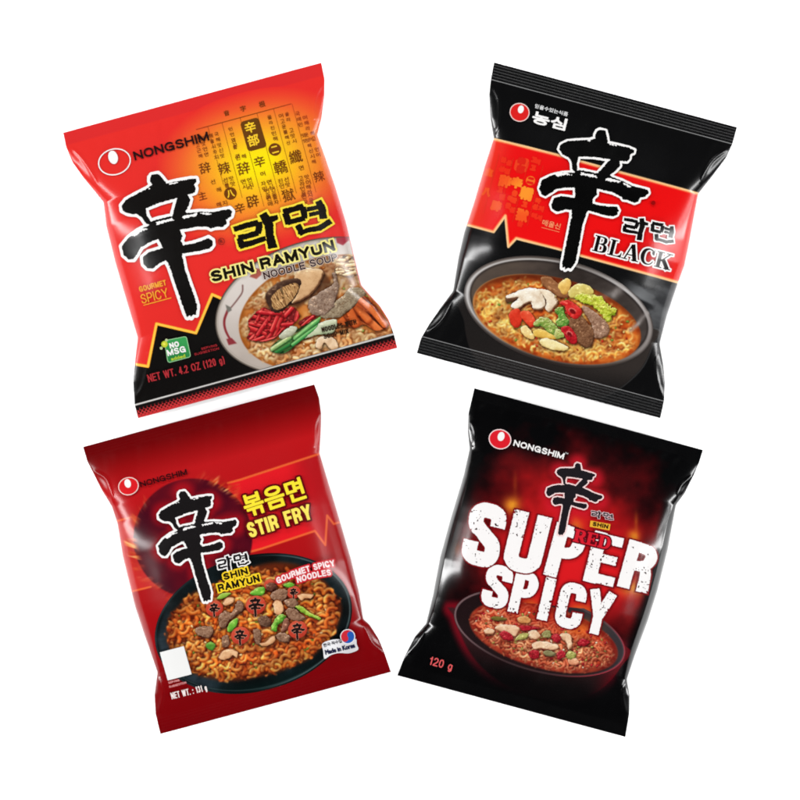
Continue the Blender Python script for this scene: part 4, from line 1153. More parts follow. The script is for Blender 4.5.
# ================================================================== PACKET 3: dark red stir fry
film_c = film_material('satin_dark_red_film', 0.2, 0.10, 0.26)
p3 = Packet('noodle_packet', [(82.8, 446.8), (314.3, 384.4), (160.2, 734.4), (390.9, 672.0)],
            [(86.9, 461), (92.5, 472), (101.5, 490), (111.6, 506.5), (117.3, 524), (122.4, 556), (134.8, 607), (143.8, 634), (157.3, 672.5), (154.3, 695), (155.4, 714)],
            [(319, 398), (321.3, 413.8), (320.8, 431.8), (319.5, 453), (337, 510.5), (350.8, 558), (359.4, 593.8), (363.2, 619), (369.5, 624.6), (378.5, 638.8), (385, 654.5)],
            11.0, 15.0, 27,
            [([(93, 471), (106, 479), (111.6, 495), (112.5, 503)], 1.9, 1.9), ([(318.8, 413), (314.2, 427), (314.5, 447.5)], 1.9, 1.9),
             ([(158.4, 677), (162.6, 692.8), (158.6, 713)], 1.9, 2.0), ([(363.9, 624), (371.5, 642), (383, 652)], 1.8, 2.0)], film_c, ribs=0.18, nprof=6.5, seed=23)
B3T = [(228, 483), (239.6, 479.9), (319.4, 453.8), (326, 451.6)]
B3B = [(250, 551.8), (262.3, 548.4), (315.0, 530.8), (325.4, 545.0), (327.2, 515.4), (333.8, 523.9), (346, 520.5)]
FLC = (193, 538)


def paint3(X, Y, p):
    u, v = p.uv(X, Y)
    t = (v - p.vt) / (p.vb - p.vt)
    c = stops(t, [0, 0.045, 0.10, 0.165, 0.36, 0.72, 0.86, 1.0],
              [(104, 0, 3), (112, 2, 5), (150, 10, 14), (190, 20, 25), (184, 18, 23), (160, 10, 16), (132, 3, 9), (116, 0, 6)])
    # bright band, right of the disc and left of it
    d = sd_poly(X, Y, B3T + [(352, 450), (352, 520)] + B3B[::-1] + [(230, 556)])
    band = np.broadcast_to(rgb(230, 26, 36), X.shape + (3,))
    band = mixc(band, rgb(186, 20, 28), smooth(68, 96, u))
    c = mixc(c, band, smooth(0.5, -0.5, d))
    dl = np.minimum(d_polyline(X, Y, B3T), d_polyline(X, Y, B3B))
    c = mixc(c, rgb(238, 104, 48), smooth(1.7, 0.4, dl) * 0.95)
    d2 = sd_poly(X, Y, [(105, 524), (133, 516.7), (150, 512), (190, 575), (152, 586.8), (118, 595)])
    c = mixc(c, rgb(206, 44, 40), smooth(0.5, -0.5, d2) * 0.9)
    dl2 = np.minimum(d_polyline(X, Y, [(105, 524.2), (131, 517.2)]), d_polyline(X, Y, [(118, 595), (151, 586.6)]))
    c = mixc(c, rgb(240, 112, 52), smooth(1.4, 0.4, dl2) * 0.9)
    # maroon disc with burning rim
    dx, dy = X - FLC[0], Y - FLC[1]; r = np.hypot(dx, dy) + 4; a = np.arctan2(dy, dx)
    disc = smooth(64.6, 62.4, r)
    mar = stops(fbm(X / 26, Y / 26, 9) + 0.0, [0.2, 0.5, 0.8], [(66, 3, 24), (82, 5, 24), (102, 8, 24)])
    sk = np.minimum.reduce([d_polyline(X, Y, q) for q in ([(183, 492), (186, 508)], [(164, 514), (210, 502)], [(176, 512), (178, 530)], [(206, 506), (198, 528)], [(163, 550), (180, 532), (234, 525)], [(178, 558), (220, 544)], [(191, 530), (206, 598)])])
    mar = mixc(mar, rgb(176, 14, 28), smooth(17, 5, sk) * 0.9)
    c = c * (1 - disc[:, None]) + mar * disc[:, None]
    am = np.maximum.reduce([np.exp(-((a + 0.98) / 0.33) ** 2), 0.85 * np.exp(-((a - 2.95) / 0.42) ** 2), 0.6 * np.exp(-((a + 2.75) / 0.26) ** 2), 0.35 * np.exp(-((a - 2.2) / 0.35) ** 2)])
    arc = a * 64
    tongue = noise((arc - 0.6 * r) / 4.4, (r + 0.5 * arc) / 18, 31) * 0.65 + noise((arc - 0.5 * r) / 1.9, (r + 0.5 * arc) / 10, 32) * 0.35
    reach = 66 + 9 * noise(arc / 5.0, r * 0, 35)
    fl = np.clip(am * smooth(57, 64, r) * smooth(reach + 3, reach - 5, r) * smooth(0.36, 0.62, tongue) * 1.05, 0, 1)
    hot = noise((arc - 0.55 * r) / 2.0, (r + 0.5 * arc) / 10, 12)
    c = mixc(c, rgb(150, 30, 18), np.clip(am, 0, 1) * np.exp(-((r - 66) / 4.0) ** 2) * 0.35)
    c = c * (1 - fl[:, None]) + stops(hot, [0.2, 0.55, 0.9], [(196, 66, 28), (238, 126, 54), (255, 204, 126)]) * fl[:, None]
    return c


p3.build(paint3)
# soft red glow round the big character is part of the disc print
g = Grid(150, 476, 250, 612, 0.5)
# --- wok picture
g = Grid(148, 550, 360, 702, 0.4)
rim = sd_ellipse(g.X, g.Y, 253.5, 623.5, 100.5, 68, p3.deg)
cv = Canvas(g, rgb(16, 30, 33))
pu, pv = p3.uv(g.X, g.Y); cu, cw = p3.loc(np.array([253.5, 623.5])); th = np.arctan2((pv - cw) / 68, (pu - cu) / 100.5)
cv.c = stops(fbm(th * 5, rim / 30, 3), [0.25, 0.5, 0.75], [(4, 9, 10), (9, 18, 20), (20, 32, 36)])
cv.mix(smooth(0.5, 1.0, np.cos(th - 2.9)) * smooth(-30, -8, rim) * smooth(-2, -6, rim) * 0.42 * (0.4 + fbm(th * 14, rim / 12, 5)), rgb(84, 100, 116))
cv.mix(smooth(0.75, 1.0, np.sin(th)) * smooth(-14, -4, rim) * 0.7, rgb(3, 20, 19))
cv.mix(smooth(1.0, 0.2, np.abs(rim + 2.2)) * smooth(-0.2, 0.6, np.cos(th - 0.2)) * 0.7, rgb(112, 132, 134))
cv.mix(smooth(0.8, 0.2, np.abs(rim + 3.4)) * smooth(0.2, 0.9, np.sin(th - 0.5)) * 0.5, rgb(70, 92, 92))
cv.mix(smooth(1.2, 0.3, np.abs(rim + 1.0)) * smooth(0.2, 0.8, -np.cos(th)) * 0.45, rgb(60, 78, 84))
HEAP3 = [(168, 631), (171, 616), (180, 606), (186, 599), (198, 591), (215, 585), (232, 575), (252, 568), (275, 563), (300, 566), (318, 576), (331, 590), (340, 604), (339, 618), (333, 633), (322, 645), (309, 658), (284, 669), (262, 675), (235, 680), (208, 677), (192, 671), (180, 660), (170, 646)]
hp = spline(HEAP3, 4, True)
dh = sd_poly(g.X, g.Y, hp)
cv.mix(smooth(4, -3, dh), rgb(112, 42, 14))
org = [((112, 28, 4), (246, 116, 34), (255, 198, 112)), ((92, 20, 4), (236, 94, 26), (255, 168, 84)), ((128, 38, 6), (252, 138, 50), (255, 218, 140))]
r_ = np.random.default_rng(33)


def in_heap(m_):
    q = np.array(HEAP3); c0 = q.mean(0); q = c0 + (q - c0) * m_
    return lambda x, y: float(sd_poly(np.array(x), np.array(y), q)) < 0


heap(cv, in_heap(0.98), 200, r_, (1.4, 1.95), [((104, 32, 8), (196, 82, 26), (236, 142, 66)), org[1]], amp=(1.7, 2.7), wl=(7, 10), ln=(16, 40), sh=0.6, clip=dh)
heap(cv, in_heap(0.96), 235, r_, (1.65, 2.3), org, amp=(2.2, 3.5), wl=(9, 13), ln=(24, 58), sh=0.66, clip=dh)
Zd = lambda *q: Z(150, 590, 0.1375, *q)
Ze = lambda *q: Z(250, 570, 0.1375, *q)
MEAT = ((146, 108, 84), (84, 54, 40), (190, 154, 130)); MUSH = ((236, 186, 138), (176, 112, 68), (254, 228, 194)); GRN = ((112, 182, 58), (54, 120, 28), (190, 226, 120))
tops3 = [
    ('meat_piece', Zd((500, 190), (540, 150), (600, 165), (640, 80), (680, 95), (672, 150), (620, 190), (570, 220), (560, 270), (520, 280), (505, 240)), *MEAT, dict(ns=1.4, nz=.45, rag=.6)),
    ('meat_piece', Zd((330, 290), (370, 265), (440, 265), (465, 300), (440, 340), (390, 345), (345, 320)), *MEAT, dict(ns=1.4, nz=.45, rag=.6)),
    ('meat_piece', Zd((530, 345), (565, 330), (580, 375), (560, 415), (530, 410)), *MEAT, dict(ns=1.4, nz=.4, rag=.5)),
    ('meat_piece', Zd((755, 290), (800, 290), (800, 390), (765, 380)), *MEAT, dict(ns=1.4, nz=.4, rag=.5)),
    ('meat_piece', Ze((150, 180), (200, 140), (265, 145), (270, 190), (235, 225), (180, 220)), *MEAT, dict(ns=1.4, nz=.45, rag=.6)),
    ('meat_piece', Ze((255, 225), (320, 205), (350, 250), (320, 270), (265, 260)), *MEAT, dict(ns=1.4, nz=.45, rag=.6)),
    ('meat_piece', Ze((260, 300), (310, 275), (375, 320), (400, 350), (350, 372), (290, 350)), *MEAT, dict(ns=1.4, nz=.45, rag=.6)),
    ('meat_piece', Ze((60, 350), (110, 330), (155, 375), (130, 410), (75, 400)), (110, 78, 60), (54, 34, 26), (156, 122, 100), dict(ns=1.4, nz=.45, rag=.6)),
    ('meat_piece', Ze((190, 470), (235, 455), (290, 480), (270, 520), (215, 515)), *MEAT, dict(ns=1.4, nz=.45, rag=.6)),
    ('meat_piece', Ze((120, 110), (165, 90), (195, 120), (165, 150), (125, 145)), (104, 62, 48), (56, 28, 22), (150, 104, 84), dict(ns=1.4, nz=.45, rag=.6)),
    ('meat_piece', Ze((245, 370), (275, 350), (285, 400), (255, 440), (225, 445)), (150, 96, 76), (92, 50, 38), (196, 146, 120), dict(ns=1.4, nz=.4, rag=.5)),
    ('mushroom_slice', Zd((500, 480), (530, 435), (590, 425), (635, 450), (630, 490), (600, 475), (570, 500), (520, 505)), *MUSH, dict(nz=.12, extra=rimmed((150, 84, 48), 1.5, -.2, -.9))),
    ('mushroom_slice', Zd((530, 85), (560, 50), (605, 50), (610, 85), (580, 105), (545, 110)), *MUSH, dict(nz=.12, extra=rimmed((150, 84, 48), 1.5, -.2, -.9))),
    ('mushroom_slice', Ze((165, 240), (195, 212), (235, 240), (242, 300), (210, 325), (180, 310), (175, 270)), *MUSH, dict(nz=.12, extra=rimmed((150, 84, 48), 1.5, -.2, -.9))),
    ('mushroom_slice', Ze((70, 530), (110, 520), (150, 480), (182, 478), (178, 520), (130, 548), (85, 550)), *MUSH, dict(nz=.12, extra=rimmed((150, 84, 48), 1.5, -.2, -.9))),
    ('mushroom_slice', Ze((345, 180), (400, 165), (460, 175), (445, 205), (400, 205), (375, 222)), *MUSH, dict(nz=.12, extra=rimmed((150, 84, 48), 1.5, -.2, -.9))),
    ('scallion_leaf', Zd((565, 290), (580, 240), (630, 205), (640, 240), (610, 280), (580, 305)), *GRN, dict(ns=2.5)),
    ('scallion_leaf', Zd((405, 405), (440, 375), (478, 400), (450, 440)), (76, 140, 44), (36, 84, 20), (140, 190, 84), dict(ns=2.5)),
    ('scallion_leaf', Ze((155, 430), (175, 370), (215, 325), (262, 330), (240, 370), (205, 400), (190, 445)), *GRN, dict(ns=1.6, nz=.4)),
    ('scallion_leaf', Ze((325, 265), (375, 262), (440, 310), (510, 345), (495, 362), (430, 335), (370, 305)), (150, 190, 62), (86, 132, 30), (214, 228, 120), dict(ns=1.6, nz=.4)),
    ('scallion_leaf', Ze((0, 170), (50, 130), (105, 120), (105, 165), (60, 185)), *GRN, dict(ns=2)),
    ('scallion_leaf', Ze((245, 110), (285, 88), (325, 108), (285, 125)), *GRN, dict(ns=2)),
    ('scallion_leaf', Zd((490, 60), (520, 25), (590, 20), (560, 45), (515, 65)), (150, 190, 70), (90, 130, 30), (214, 226, 130), dict(ns=2)),
]
DISCS = [(214.6, 608.2, 8.6, 0.95), (255.9, 604.8, 10.0, 1.15), (240.4, 635.4, 9.4, 1.0), (297.6, 629.4, 9.6, 1.05), (293.8, 592.0, 6.8, 0.9), (270.0, 584.5, 6.0, 0)]
cv.bits(110, in_heap(0.9), [(150, 44, 18), (96, 30, 14), (84, 130, 36), (120, 76, 50), (255, 206, 140)], r_)
cv.mix(smooth(-16, 0, dh) * smooth(1.5, -1, dh) * 0.28, rgb(52, 14, 4))
cv.mix(smooth(0.56, 0.74, fbm(g.X / 5.5, g.Y / 4.5, 87, 3)) * smooth(0, -3, dh) * 0.22, rgb(70, 20, 6))
for t in tops3:
    cv.halo(t[1], 2.6, 0.8)
for x, y, r, k in DISCS:
    cv.halo([(x + r * math.cos(a), y + r * math.sin(a)) for a in np.linspace(0, 6.28, 20)[:-1]], 2.0, 0.6)
cv.soften(1)
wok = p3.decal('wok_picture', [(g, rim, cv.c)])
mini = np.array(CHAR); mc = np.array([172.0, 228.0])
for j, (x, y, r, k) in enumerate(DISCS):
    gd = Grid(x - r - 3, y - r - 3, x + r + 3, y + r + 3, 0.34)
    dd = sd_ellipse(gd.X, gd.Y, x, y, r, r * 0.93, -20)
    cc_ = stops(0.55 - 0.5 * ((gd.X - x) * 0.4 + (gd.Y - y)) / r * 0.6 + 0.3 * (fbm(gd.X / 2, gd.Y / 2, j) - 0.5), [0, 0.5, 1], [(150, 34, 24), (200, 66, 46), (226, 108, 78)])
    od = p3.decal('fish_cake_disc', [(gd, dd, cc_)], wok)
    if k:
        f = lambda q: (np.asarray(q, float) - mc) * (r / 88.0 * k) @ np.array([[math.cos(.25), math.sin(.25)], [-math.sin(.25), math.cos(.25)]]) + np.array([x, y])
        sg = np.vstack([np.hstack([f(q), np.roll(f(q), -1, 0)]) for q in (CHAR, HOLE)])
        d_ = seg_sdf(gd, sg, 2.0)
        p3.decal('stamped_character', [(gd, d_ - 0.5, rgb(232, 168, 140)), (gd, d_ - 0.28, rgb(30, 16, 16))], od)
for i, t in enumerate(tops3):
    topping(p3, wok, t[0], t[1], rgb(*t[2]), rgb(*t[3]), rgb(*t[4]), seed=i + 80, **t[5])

# --- lettering
p3.emblem(128.5, 486.2, 10.4, 9.0, p3.deg, rgb(222, 30, 36), rgb(250, 214, 206), 0.9, 127.7, 483.4, 3.2, 4.4)
sans(p3, 'maker_wordmark', [('NONGSHIM', (140.9, 487.4), (187.7, 474.4), 5.9)], rgb(48, 4, 10), 0.62, step=0.25)
brush_char(p3, [(182.5, 491), (207.0, 601), (159.4, 549), (236.9, 523), (211, 501), (159.2, 516)], rgb(24, 21, 22), WHITE, 2.1)
brush_title(p3, Z(150, 480, 0.125, (532, 652), (640, 722), (768, 578), (795, 655)), rgb(20, 16, 18), WHITE, 1.15, rough=0.25, step=0.28, fat=1.25)
sans(p3, 'product_title', [('SHIN', (224.3, 580.2), (248.6, 573.8), 6.8), ('RAMYUN', (219.2, 591.8), (260.5, 581.4), 7.6)], rgb(24, 16, 8), 0.92, out=rgb(252, 214, 42), ow=1.4, step=0.26)
p3.text('hangul_title', [('볶음면', (247.4, 518.0), (307.4, 498.4), 23.2)], rgb(252, 232, 54), w=0.7, out=rgb(96, 4, 12), ow=1.9)
sans(p3, 'flavour_title', [('STIR FRY', (250.2, 538.0), (313.2, 518.4), 15.4)], rgb(253, 232, 96), 1.55, out=rgb(100, 6, 12), ow=1.9)
sans(p3, 'taste_caption', [('GOURMET SPICY', (277.6, 583.8), (335.6, 565.8), 6.4, dict(bow=2.2)), ('NOODLES', (297.6, 582.8), (331.6, 575.2), 6.2, dict(bow=1.0))], rgb(252, 232, 232), 0.72, out=rgb(206, 34, 46), ow=1.5, step=0.26)
cd = [(160.3, 652.6), (183.6, 646.4), (191.2, 673.9), (168.0, 680.0)]
g = Grid.around(cd, 3, 0.4)
p3.decal('white_card_print', [(g, sd_poly(g.X, g.Y, cd) - 0.4, rgb(246, 246, 244))])
sans(p3, 'serving_note', [('SERVING', (168.6, 683.9), (179.7, 681.0), 2.1), ('SUGGESTION', (169.3, 688.0), (186.5, 683.4), 2.2)], rgb(228, 150, 150), 0.24, step=0.22)
sans(p3, 'weight_lettering', [('NET WT. : 131 g', (171.8, 699.4), (207.4, 690.6), 6.6)], rgb(250, 236, 232), 0.5, step=0.25)
fl = spline(Ze((525, 538), (575, 512), (640, 503), (700, 515), (768, 500), (776, 540), (786, 580), (720, 606), (650, 604), (590, 618), (542, 646), (532, 590)), 4, True)
g = Grid.around(fl, 6, 0.34)
fd = sd_poly(g.X, g.Y, fl)
flag = p3.decal('origin_badge', [(g, fd, stops(0.5 + 0.5 * np.sin((g.X - 322) / 6.0), [0, 1], [(214, 212, 214), (246, 246, 248)]))])
g = Grid(337, 626, 359, 648, 0.3)
cx, cy, r = 347.7, 636.6, 6.6
dc = np.hypot(g.X - cx, g.Y - cy)
ca_, sa_ = math.cos(-0.62), math.sin(-0.62)
lx = (g.X - cx) * ca_ + (g.Y - cy) * sa_; ly = -(g.X - cx) * sa_ + (g.Y - cy) * ca_
top = np.minimum(np.maximum(ly, -(np.hypot(lx - r / 2, ly) - r / 2)), np.hypot(lx + r / 2, ly) - r / 2)
p3.decal('two_tone_disc', [(g, dc - r - 0.9, rgb(240, 238, 240)), (g, dc - r, rgb(38, 92, 178)), (g, np.maximum(top, dc - r), rgb(208, 44, 58))], flag)
p3.text('badge_lettering', [('한국·직수입', (323.8, 647.4), (342.2, 642.6), 3.7)], rgb(50, 48, 60), w=0.12, parent=flag, step=0.25)
p3.text('badge_lettering', [('Made in Korea', (325.6, 655.0), (355.6, 647.6), 5.0)], rgb(34, 36, 66), w=0.36, parent=flag, step=0.25)

# ================================================================== PACKET 4: black with red glow
film_d = film_material('deep_black_film', 0.17, 0.08, 0.42)
p4 = Packet('noodle_packet', [(474.5, 387.9), (703.2, 450.1), (397.2, 675.8), (625.6, 737.2)],
            [(468.3, 413.8), (467.6, 429.5), (469.6, 449), (463.8, 474.5), (450.3, 519.5), (440, 557), (432.8, 596), (426.2, 623.5), (414.8, 636.8), (403.5, 659)],
            [(699.6, 461.8), (694, 475), (685, 493), (676.2, 505), (668, 550), (658, 590), (648.5, 620), (635, 656), (627, 679.5), (629.8, 696), (629.4, 714)],
            11.0, 12.0, 27,
            [([(471.6, 421), (475.2, 434), (472.6, 447)], 2.0, 1.7), ([(692, 476), (681, 486), (676.5, 500)], 2.0, 1.7),
             ([(425, 629), (418.5, 642), (408, 654)], 2.2, 2.0), ([(626.4, 681), (622.4, 693), (625.6, 714)], 2.2, 1.9),
             ([(469, 462), (459, 500), (448.5, 538), (440, 580), (433.5, 612)], 2.0, 1.7), ([(669.5, 510), (661, 552), (648, 600), (632, 648)], 1.7, 1.6)], film_d, nprof=9.0, seed=37)


def paint4(X, Y, p):
    u, v = p.uv(X, Y)
    c = np.broadcast_to(rgb(3, 3, 4), X.shape + (3,)).copy()
    n = fbm(X / 34, Y / 34, 5, 4); n2 = fbm(X / 20 + n, Y / 22, 15, 3)
    cu, cw = p.loc(np.array([563.0, 566.0]))
    r = np.sqrt(((u - cu) / 124) ** 2 + (np.where(v < cw, (v - cw) / 116, (v - cw) / 84)) ** 2)
    gl = np.clip(1.18 - r + (n - 0.5) * 0.6 + (n2 - 0.5) * 0.15, 0, 1)
    side = smooth(0.5, 13, p.edge(u, v) - 5)
    gl = gl * side
    glow = stops(gl, [0, 0.12, 0.3, 0.5, 0.75, 1.0], [(3, 3, 4), (26, 2, 4), (74, 6, 10), (124, 12, 16), (196, 22, 26), (222, 26, 30)])
    core = smooth(1.0, 0.45, np.sqrt(((u - cu) / 100) ** 2 + ((v - cw - 2) / 56) ** 2)) * side
    glow = mixc(glow, rgb(218, 24, 30), core * (0.75 + 0.25 * n2))
    c = glow
    for x, y, s1, s2, k in [(512, 505, 8, 8, 0.8), (633.5, 537, 6, 7, 0.7), (634, 588, 14, 8, 0.75), (574, 529, 8, 10, 0.7), (580, 612, 14, 8, 0.55), (530, 607, 10, 8, 0.45), (515, 484, 2.2, 10, 0.18), (636, 522, 2.0, 9, 0.25), (456, 547, 5, 9, 0.4)]:
        e = np.exp(-((X - x) / s1) ** 2 - ((Y - y) / s2) ** 2) * (0.7 + 0.5 * fbm(X / 6, Y / 7, 77))
        c = mixc(c, rgb(252, 176, 44), np.clip(e * k, 0, 1) * side)
    sk = np.minimum.reduce([d_polyline(X, Y, q) for q in ([(577, 464), (579, 474)], [(560, 471), (594, 478)], [(567, 472), (568, 490)], [(585, 480), (576, 492)], [(549, 492), (566, 486), (600, 500)], [(553, 503), (583, 508)], [(571, 488), (560, 532)])])
    c = mixc(c, rgb(206, 24, 40), smooth(15, 3, sk) * 0.85)
    # the bowl's dark outside, with a red glow along its edge
    pot = spline([(452.5, 606), (453.5, 618), (460, 636), (470, 655), (486, 673), (508, 688), (540, 700), (572, 701), (600, 690), (620, 668), (625.5, 646), (540, 630)], 5, True)
    dp = sd_poly(X, Y, pot)
    c = mixc(c, rgb(3, 3, 4), smooth(632, 655, Y - 0.27 * (X - 540)) * smooth(-2, 4, dp))
    c = mixc(c, rgb(128, 8, 26), smooth(9, 0, np.abs(dp)) * smooth(700, 640, Y - 0.1 * (X - 540)) * 0.85 * side)
    pc = stops(smooth(690, 640, Y - 0.22 * (X - 540)) + 0.25 * (n - 0.5), [0, 0.4, 1], [(6, 4, 5), (30, 12, 14), (58, 28, 30)])
    c = np.where((dp < 0)[:, None], mixc(c, pc, smooth(0, -3, dp)), c)
    c = mixc(c, rgb(118, 10, 22), smooth(-22, 0, dp) * (dp < 0) * smooth(585, 625, X) * 0.7)
    return c


p4.build(paint4)
# --- bowl picture
g = Grid(446, 584, 632, 680, 0.4)
rim = sd_ellipse(g.X, g.Y, 539.5, 633, 88, 39, p4.deg)
soup = sd_ellipse(g.X, g.Y, 543.5, 637, 76, 31, p4.deg)
cv = Canvas(g, rgb(40, 22, 24))
pu, pv = p4.uv(g.X, g.Y); cu, cw = p4.loc(np.array([539.5, 633.0])); th = np.arctan2((pv - cw) / 39, (pu - cu) / 88)
cv.c = mixc(np.broadcast_to(rgb(30, 16, 18), g.X.shape + (3,)), rgb(60, 56, 60), smooth(0.2, 0.95, np.cos(th + 0.5)) * 0.8)
cv.mix(smooth(1.5, 0.3, np.abs(rim + 1.2)) * (0.35 + 0.65 * smooth(0.3, 1, -np.cos(th))) * 0.75, rgb(150, 120, 122))
cv.mix(smooth(1.0, 0.3, np.abs(rim + 0.5)) * smooth(0.3, 1, np.cos(th - 0.2)) * 0.8, rgb(178, 52, 66))
ms = smooth(1.5, -1.5, soup)
sc = stops(fbm(g.X / 6, g.Y / 6, 26, 4), [0.2, 0.5, 0.8], [(130, 24, 18), (190, 62, 38), (226, 110, 66)])
cv.c = cv.c * (1 - ms[..., None]) + sc * ms[..., None]
pk = [((150, 44, 26), (226, 116, 74), (252, 200, 156)), ((158, 56, 30), (222, 134, 88), (250, 214, 170)), ((134, 36, 22), (206, 90, 58), (238, 160, 118))]
r_ = np.random.default_rng(55)
heap(cv, lambda x, y: sd_ellipse(np.array(x), np.array(y), 543.5, 637, 72, 27.5, p4.deg) < 0, 260, r_, (0.9, 1.45), pk, amp=(1.4, 2.5), wl=(8, 12), ln=(20, 46), sh=0.5, clip=soup + 2)
cv.mix(smooth(640, 612, g.Y - 0.27 * (g.X - 541)) * ms * 0.55, rgb(214, 44, 28))
cv.mix(np.exp(-((g.X - 580) / 16) ** 2 - ((g.Y - 628) / 8) ** 2) * 0.6, rgb(240, 120, 36))
cv.mix(smooth(-9, 0, soup) * ms * smooth(560, 620, g.X) * 0.55, rgb(90, 14, 16))
Zf = lambda *q: Z(440, 610, 0.1375, *q)
Zg = lambda *q: Z(540, 600, 0.1375, *q)
CR = ((236, 196, 158), (176, 110, 76), (252, 230, 204)); CH = ((172, 26, 40), (104, 6, 20), (222, 84, 90)); GR = ((176, 172, 92), (112, 96, 44), (222, 214, 150))
tops4 = [
    ('mushroom_slice', Zf((400, 130), (450, 105), (540, 112), (580, 140), (550, 195), (510, 180), (440, 160)), *CR, dict(nz=.14, extra=rimmed((140, 76, 48), 1.4, .3, .8))),
    ('mushroom_slice', Zf((320, 150), (350, 130), (395, 150), (385, 175), (340, 175)), *CR, dict(nz=.14, extra=rimmed((140, 76, 48), 1.4, .3, .8))),
    ('mushroom_slice', Zf((640, 160), (690, 145), (730, 185), (700, 215), (650, 200)), *CR, dict(nz=.14, extra=rimmed((140, 76, 48), 1.4, .3, .8))),
    ('mushroom_slice', Zf((670, 250), (720, 225), (800, 235), (830, 260), (800, 290), (730, 280), (690, 290)), *CR, dict(nz=.14, extra=rimmed((140, 76, 48), 1.4, .3, .8))),
    ('mushroom_slice', Zg((140, 260), (190, 240), (230, 270), (230, 340), (205, 360), (190, 310)), *CR, dict(nz=.14, extra=rimmed((140, 76, 48), 1.4, .3, .8))),
    ('mushroom_slice', Zg((60, 330), (110, 318), (135, 345), (95, 362), (60, 355)), *CR, dict(nz=.14)),
    ('mushroom_slice', Zf((560, 60), (620, 40), (660, 70), (640, 95), (580, 90)), (214, 150, 90), (140, 70, 30), (240, 200, 140), dict(nz=.3)),
    ('mushroom_slice', Zg((205, 430), (250, 420), (285, 450), (260, 475), (215, 465)), (236, 170, 130), (170, 80, 54), (252, 214, 180), dict(nz=.2)),
    ('chilli_flakes', Zf((430, 170), (480, 155), (530, 190), (520, 225), (460, 210)), *CH, dict(ns=1.2, nz=.5, rag=.7)),
    ('chilli_flakes', Zf((580, 115), (640, 110), (720, 130), (680, 145), (600, 150)), *CH, dict(ns=1.2, nz=.5, rag=.7)),
    ('chilli_flakes', Zf((640, 310), (680, 290), (725, 310), (710, 350), (660, 350)), *CH, dict(ns=1.2, nz=.5, rag=.7)),
    ('chilli_flakes', Zg((80, 260), (120, 240), (150, 275), (130, 310), (95, 300)), *CH, dict(ns=1.2, nz=.5, rag=.7)),
    ('chilli_flakes', Zg((120, 390), (150, 365), (190, 390), (165, 425), (130, 425)), *CH, dict(ns=1.2, nz=.5, rag=.7)),
    ('chilli_flakes', Zg((270, 310), (310, 280), (360, 300), (340, 330), (290, 335)), *CH, dict(ns=1.2, nz=.5, rag=.7)),
    ('scallion_slice', Zf((545, 220), (580, 175), (640, 170), (630, 205), (580, 215)), *GR, dict(ns=1.6, nz=.4)),
    ('scallion_slice', Zf((370, 60), (400, 45), (480, 60), (470, 75), (400, 75)), (120, 108, 46), (66, 56, 22), (176, 164, 90), dict()),
    ('scallion_slice', Zf((740, 170), (780, 145), (810, 170), (800, 200), (760, 200)), (150, 144, 88), (92, 86, 44), (206, 200, 146), dict(ns=1.6, nz=.4)),
    ('scallion_slice', Zg((25, 380), (60, 365), (110, 385), (90, 408), (45, 405)), (130, 122, 82), (76, 68, 40), (190, 184, 140), dict()),
    ('scallion_slice', Zg((185, 400), (220, 370), (258, 395), (240, 430), (205, 430)), (168, 166, 86), (100, 108, 40), (220, 220, 150), dict(ns=1.3, nz=.5)),
]
cv.bits(120, lambda x, y: sd_ellipse(np.array(x), np.array(y), 543.5, 637, 70, 26, p4.deg) < 0, [(176, 24, 36), (140, 12, 26), (150, 140, 66), (240, 206, 166), (110, 90, 46)], r_)
cv.mix(smooth(-10, 0, soup) * ms * 0.4, rgb(84, 14, 10))
for t in tops4:
    cv.halo(t[1], 2.2, 0.7)
# soft upper edge: the picture fades into the red glow, so it starts under the lettering
bowl4 = p4.decal('bowl_picture', [(g, np.maximum(rim, -(g.Y - (604 + 0.10 * (g.X - 540)) + 6 * smooth(40, 80, np.abs(g.X - 540)) * 3)), cv.c)])
for i, t in enumerate(tops4):
    topping(p4, bowl4, t[0], t[1], rgb(*t[2]), rgb(*t[3]), rgb(*t[4]), seed=i + 120, step=0.3, **t[5])

# --- lettering
p4.emblem(500, 439.2, 11.4, 10.0, p4.deg, rgb(224, 30, 44), rgb(250, 222, 222), 1.0, 501.1, 436.5, 3.4, 4.6)
sans(p4, 'maker_wordmark', [('NONGSHIM', (513.0, 445.6), (563.3, 459.4), 6.2)], WHITE, 0.68, step=0.25)
sans(p4, 'trade_mark', [('TM', (565.0, 453.6), (568.0, 454.4), 1.5)], rgb(190, 190, 190), 0.2, step=0.2)

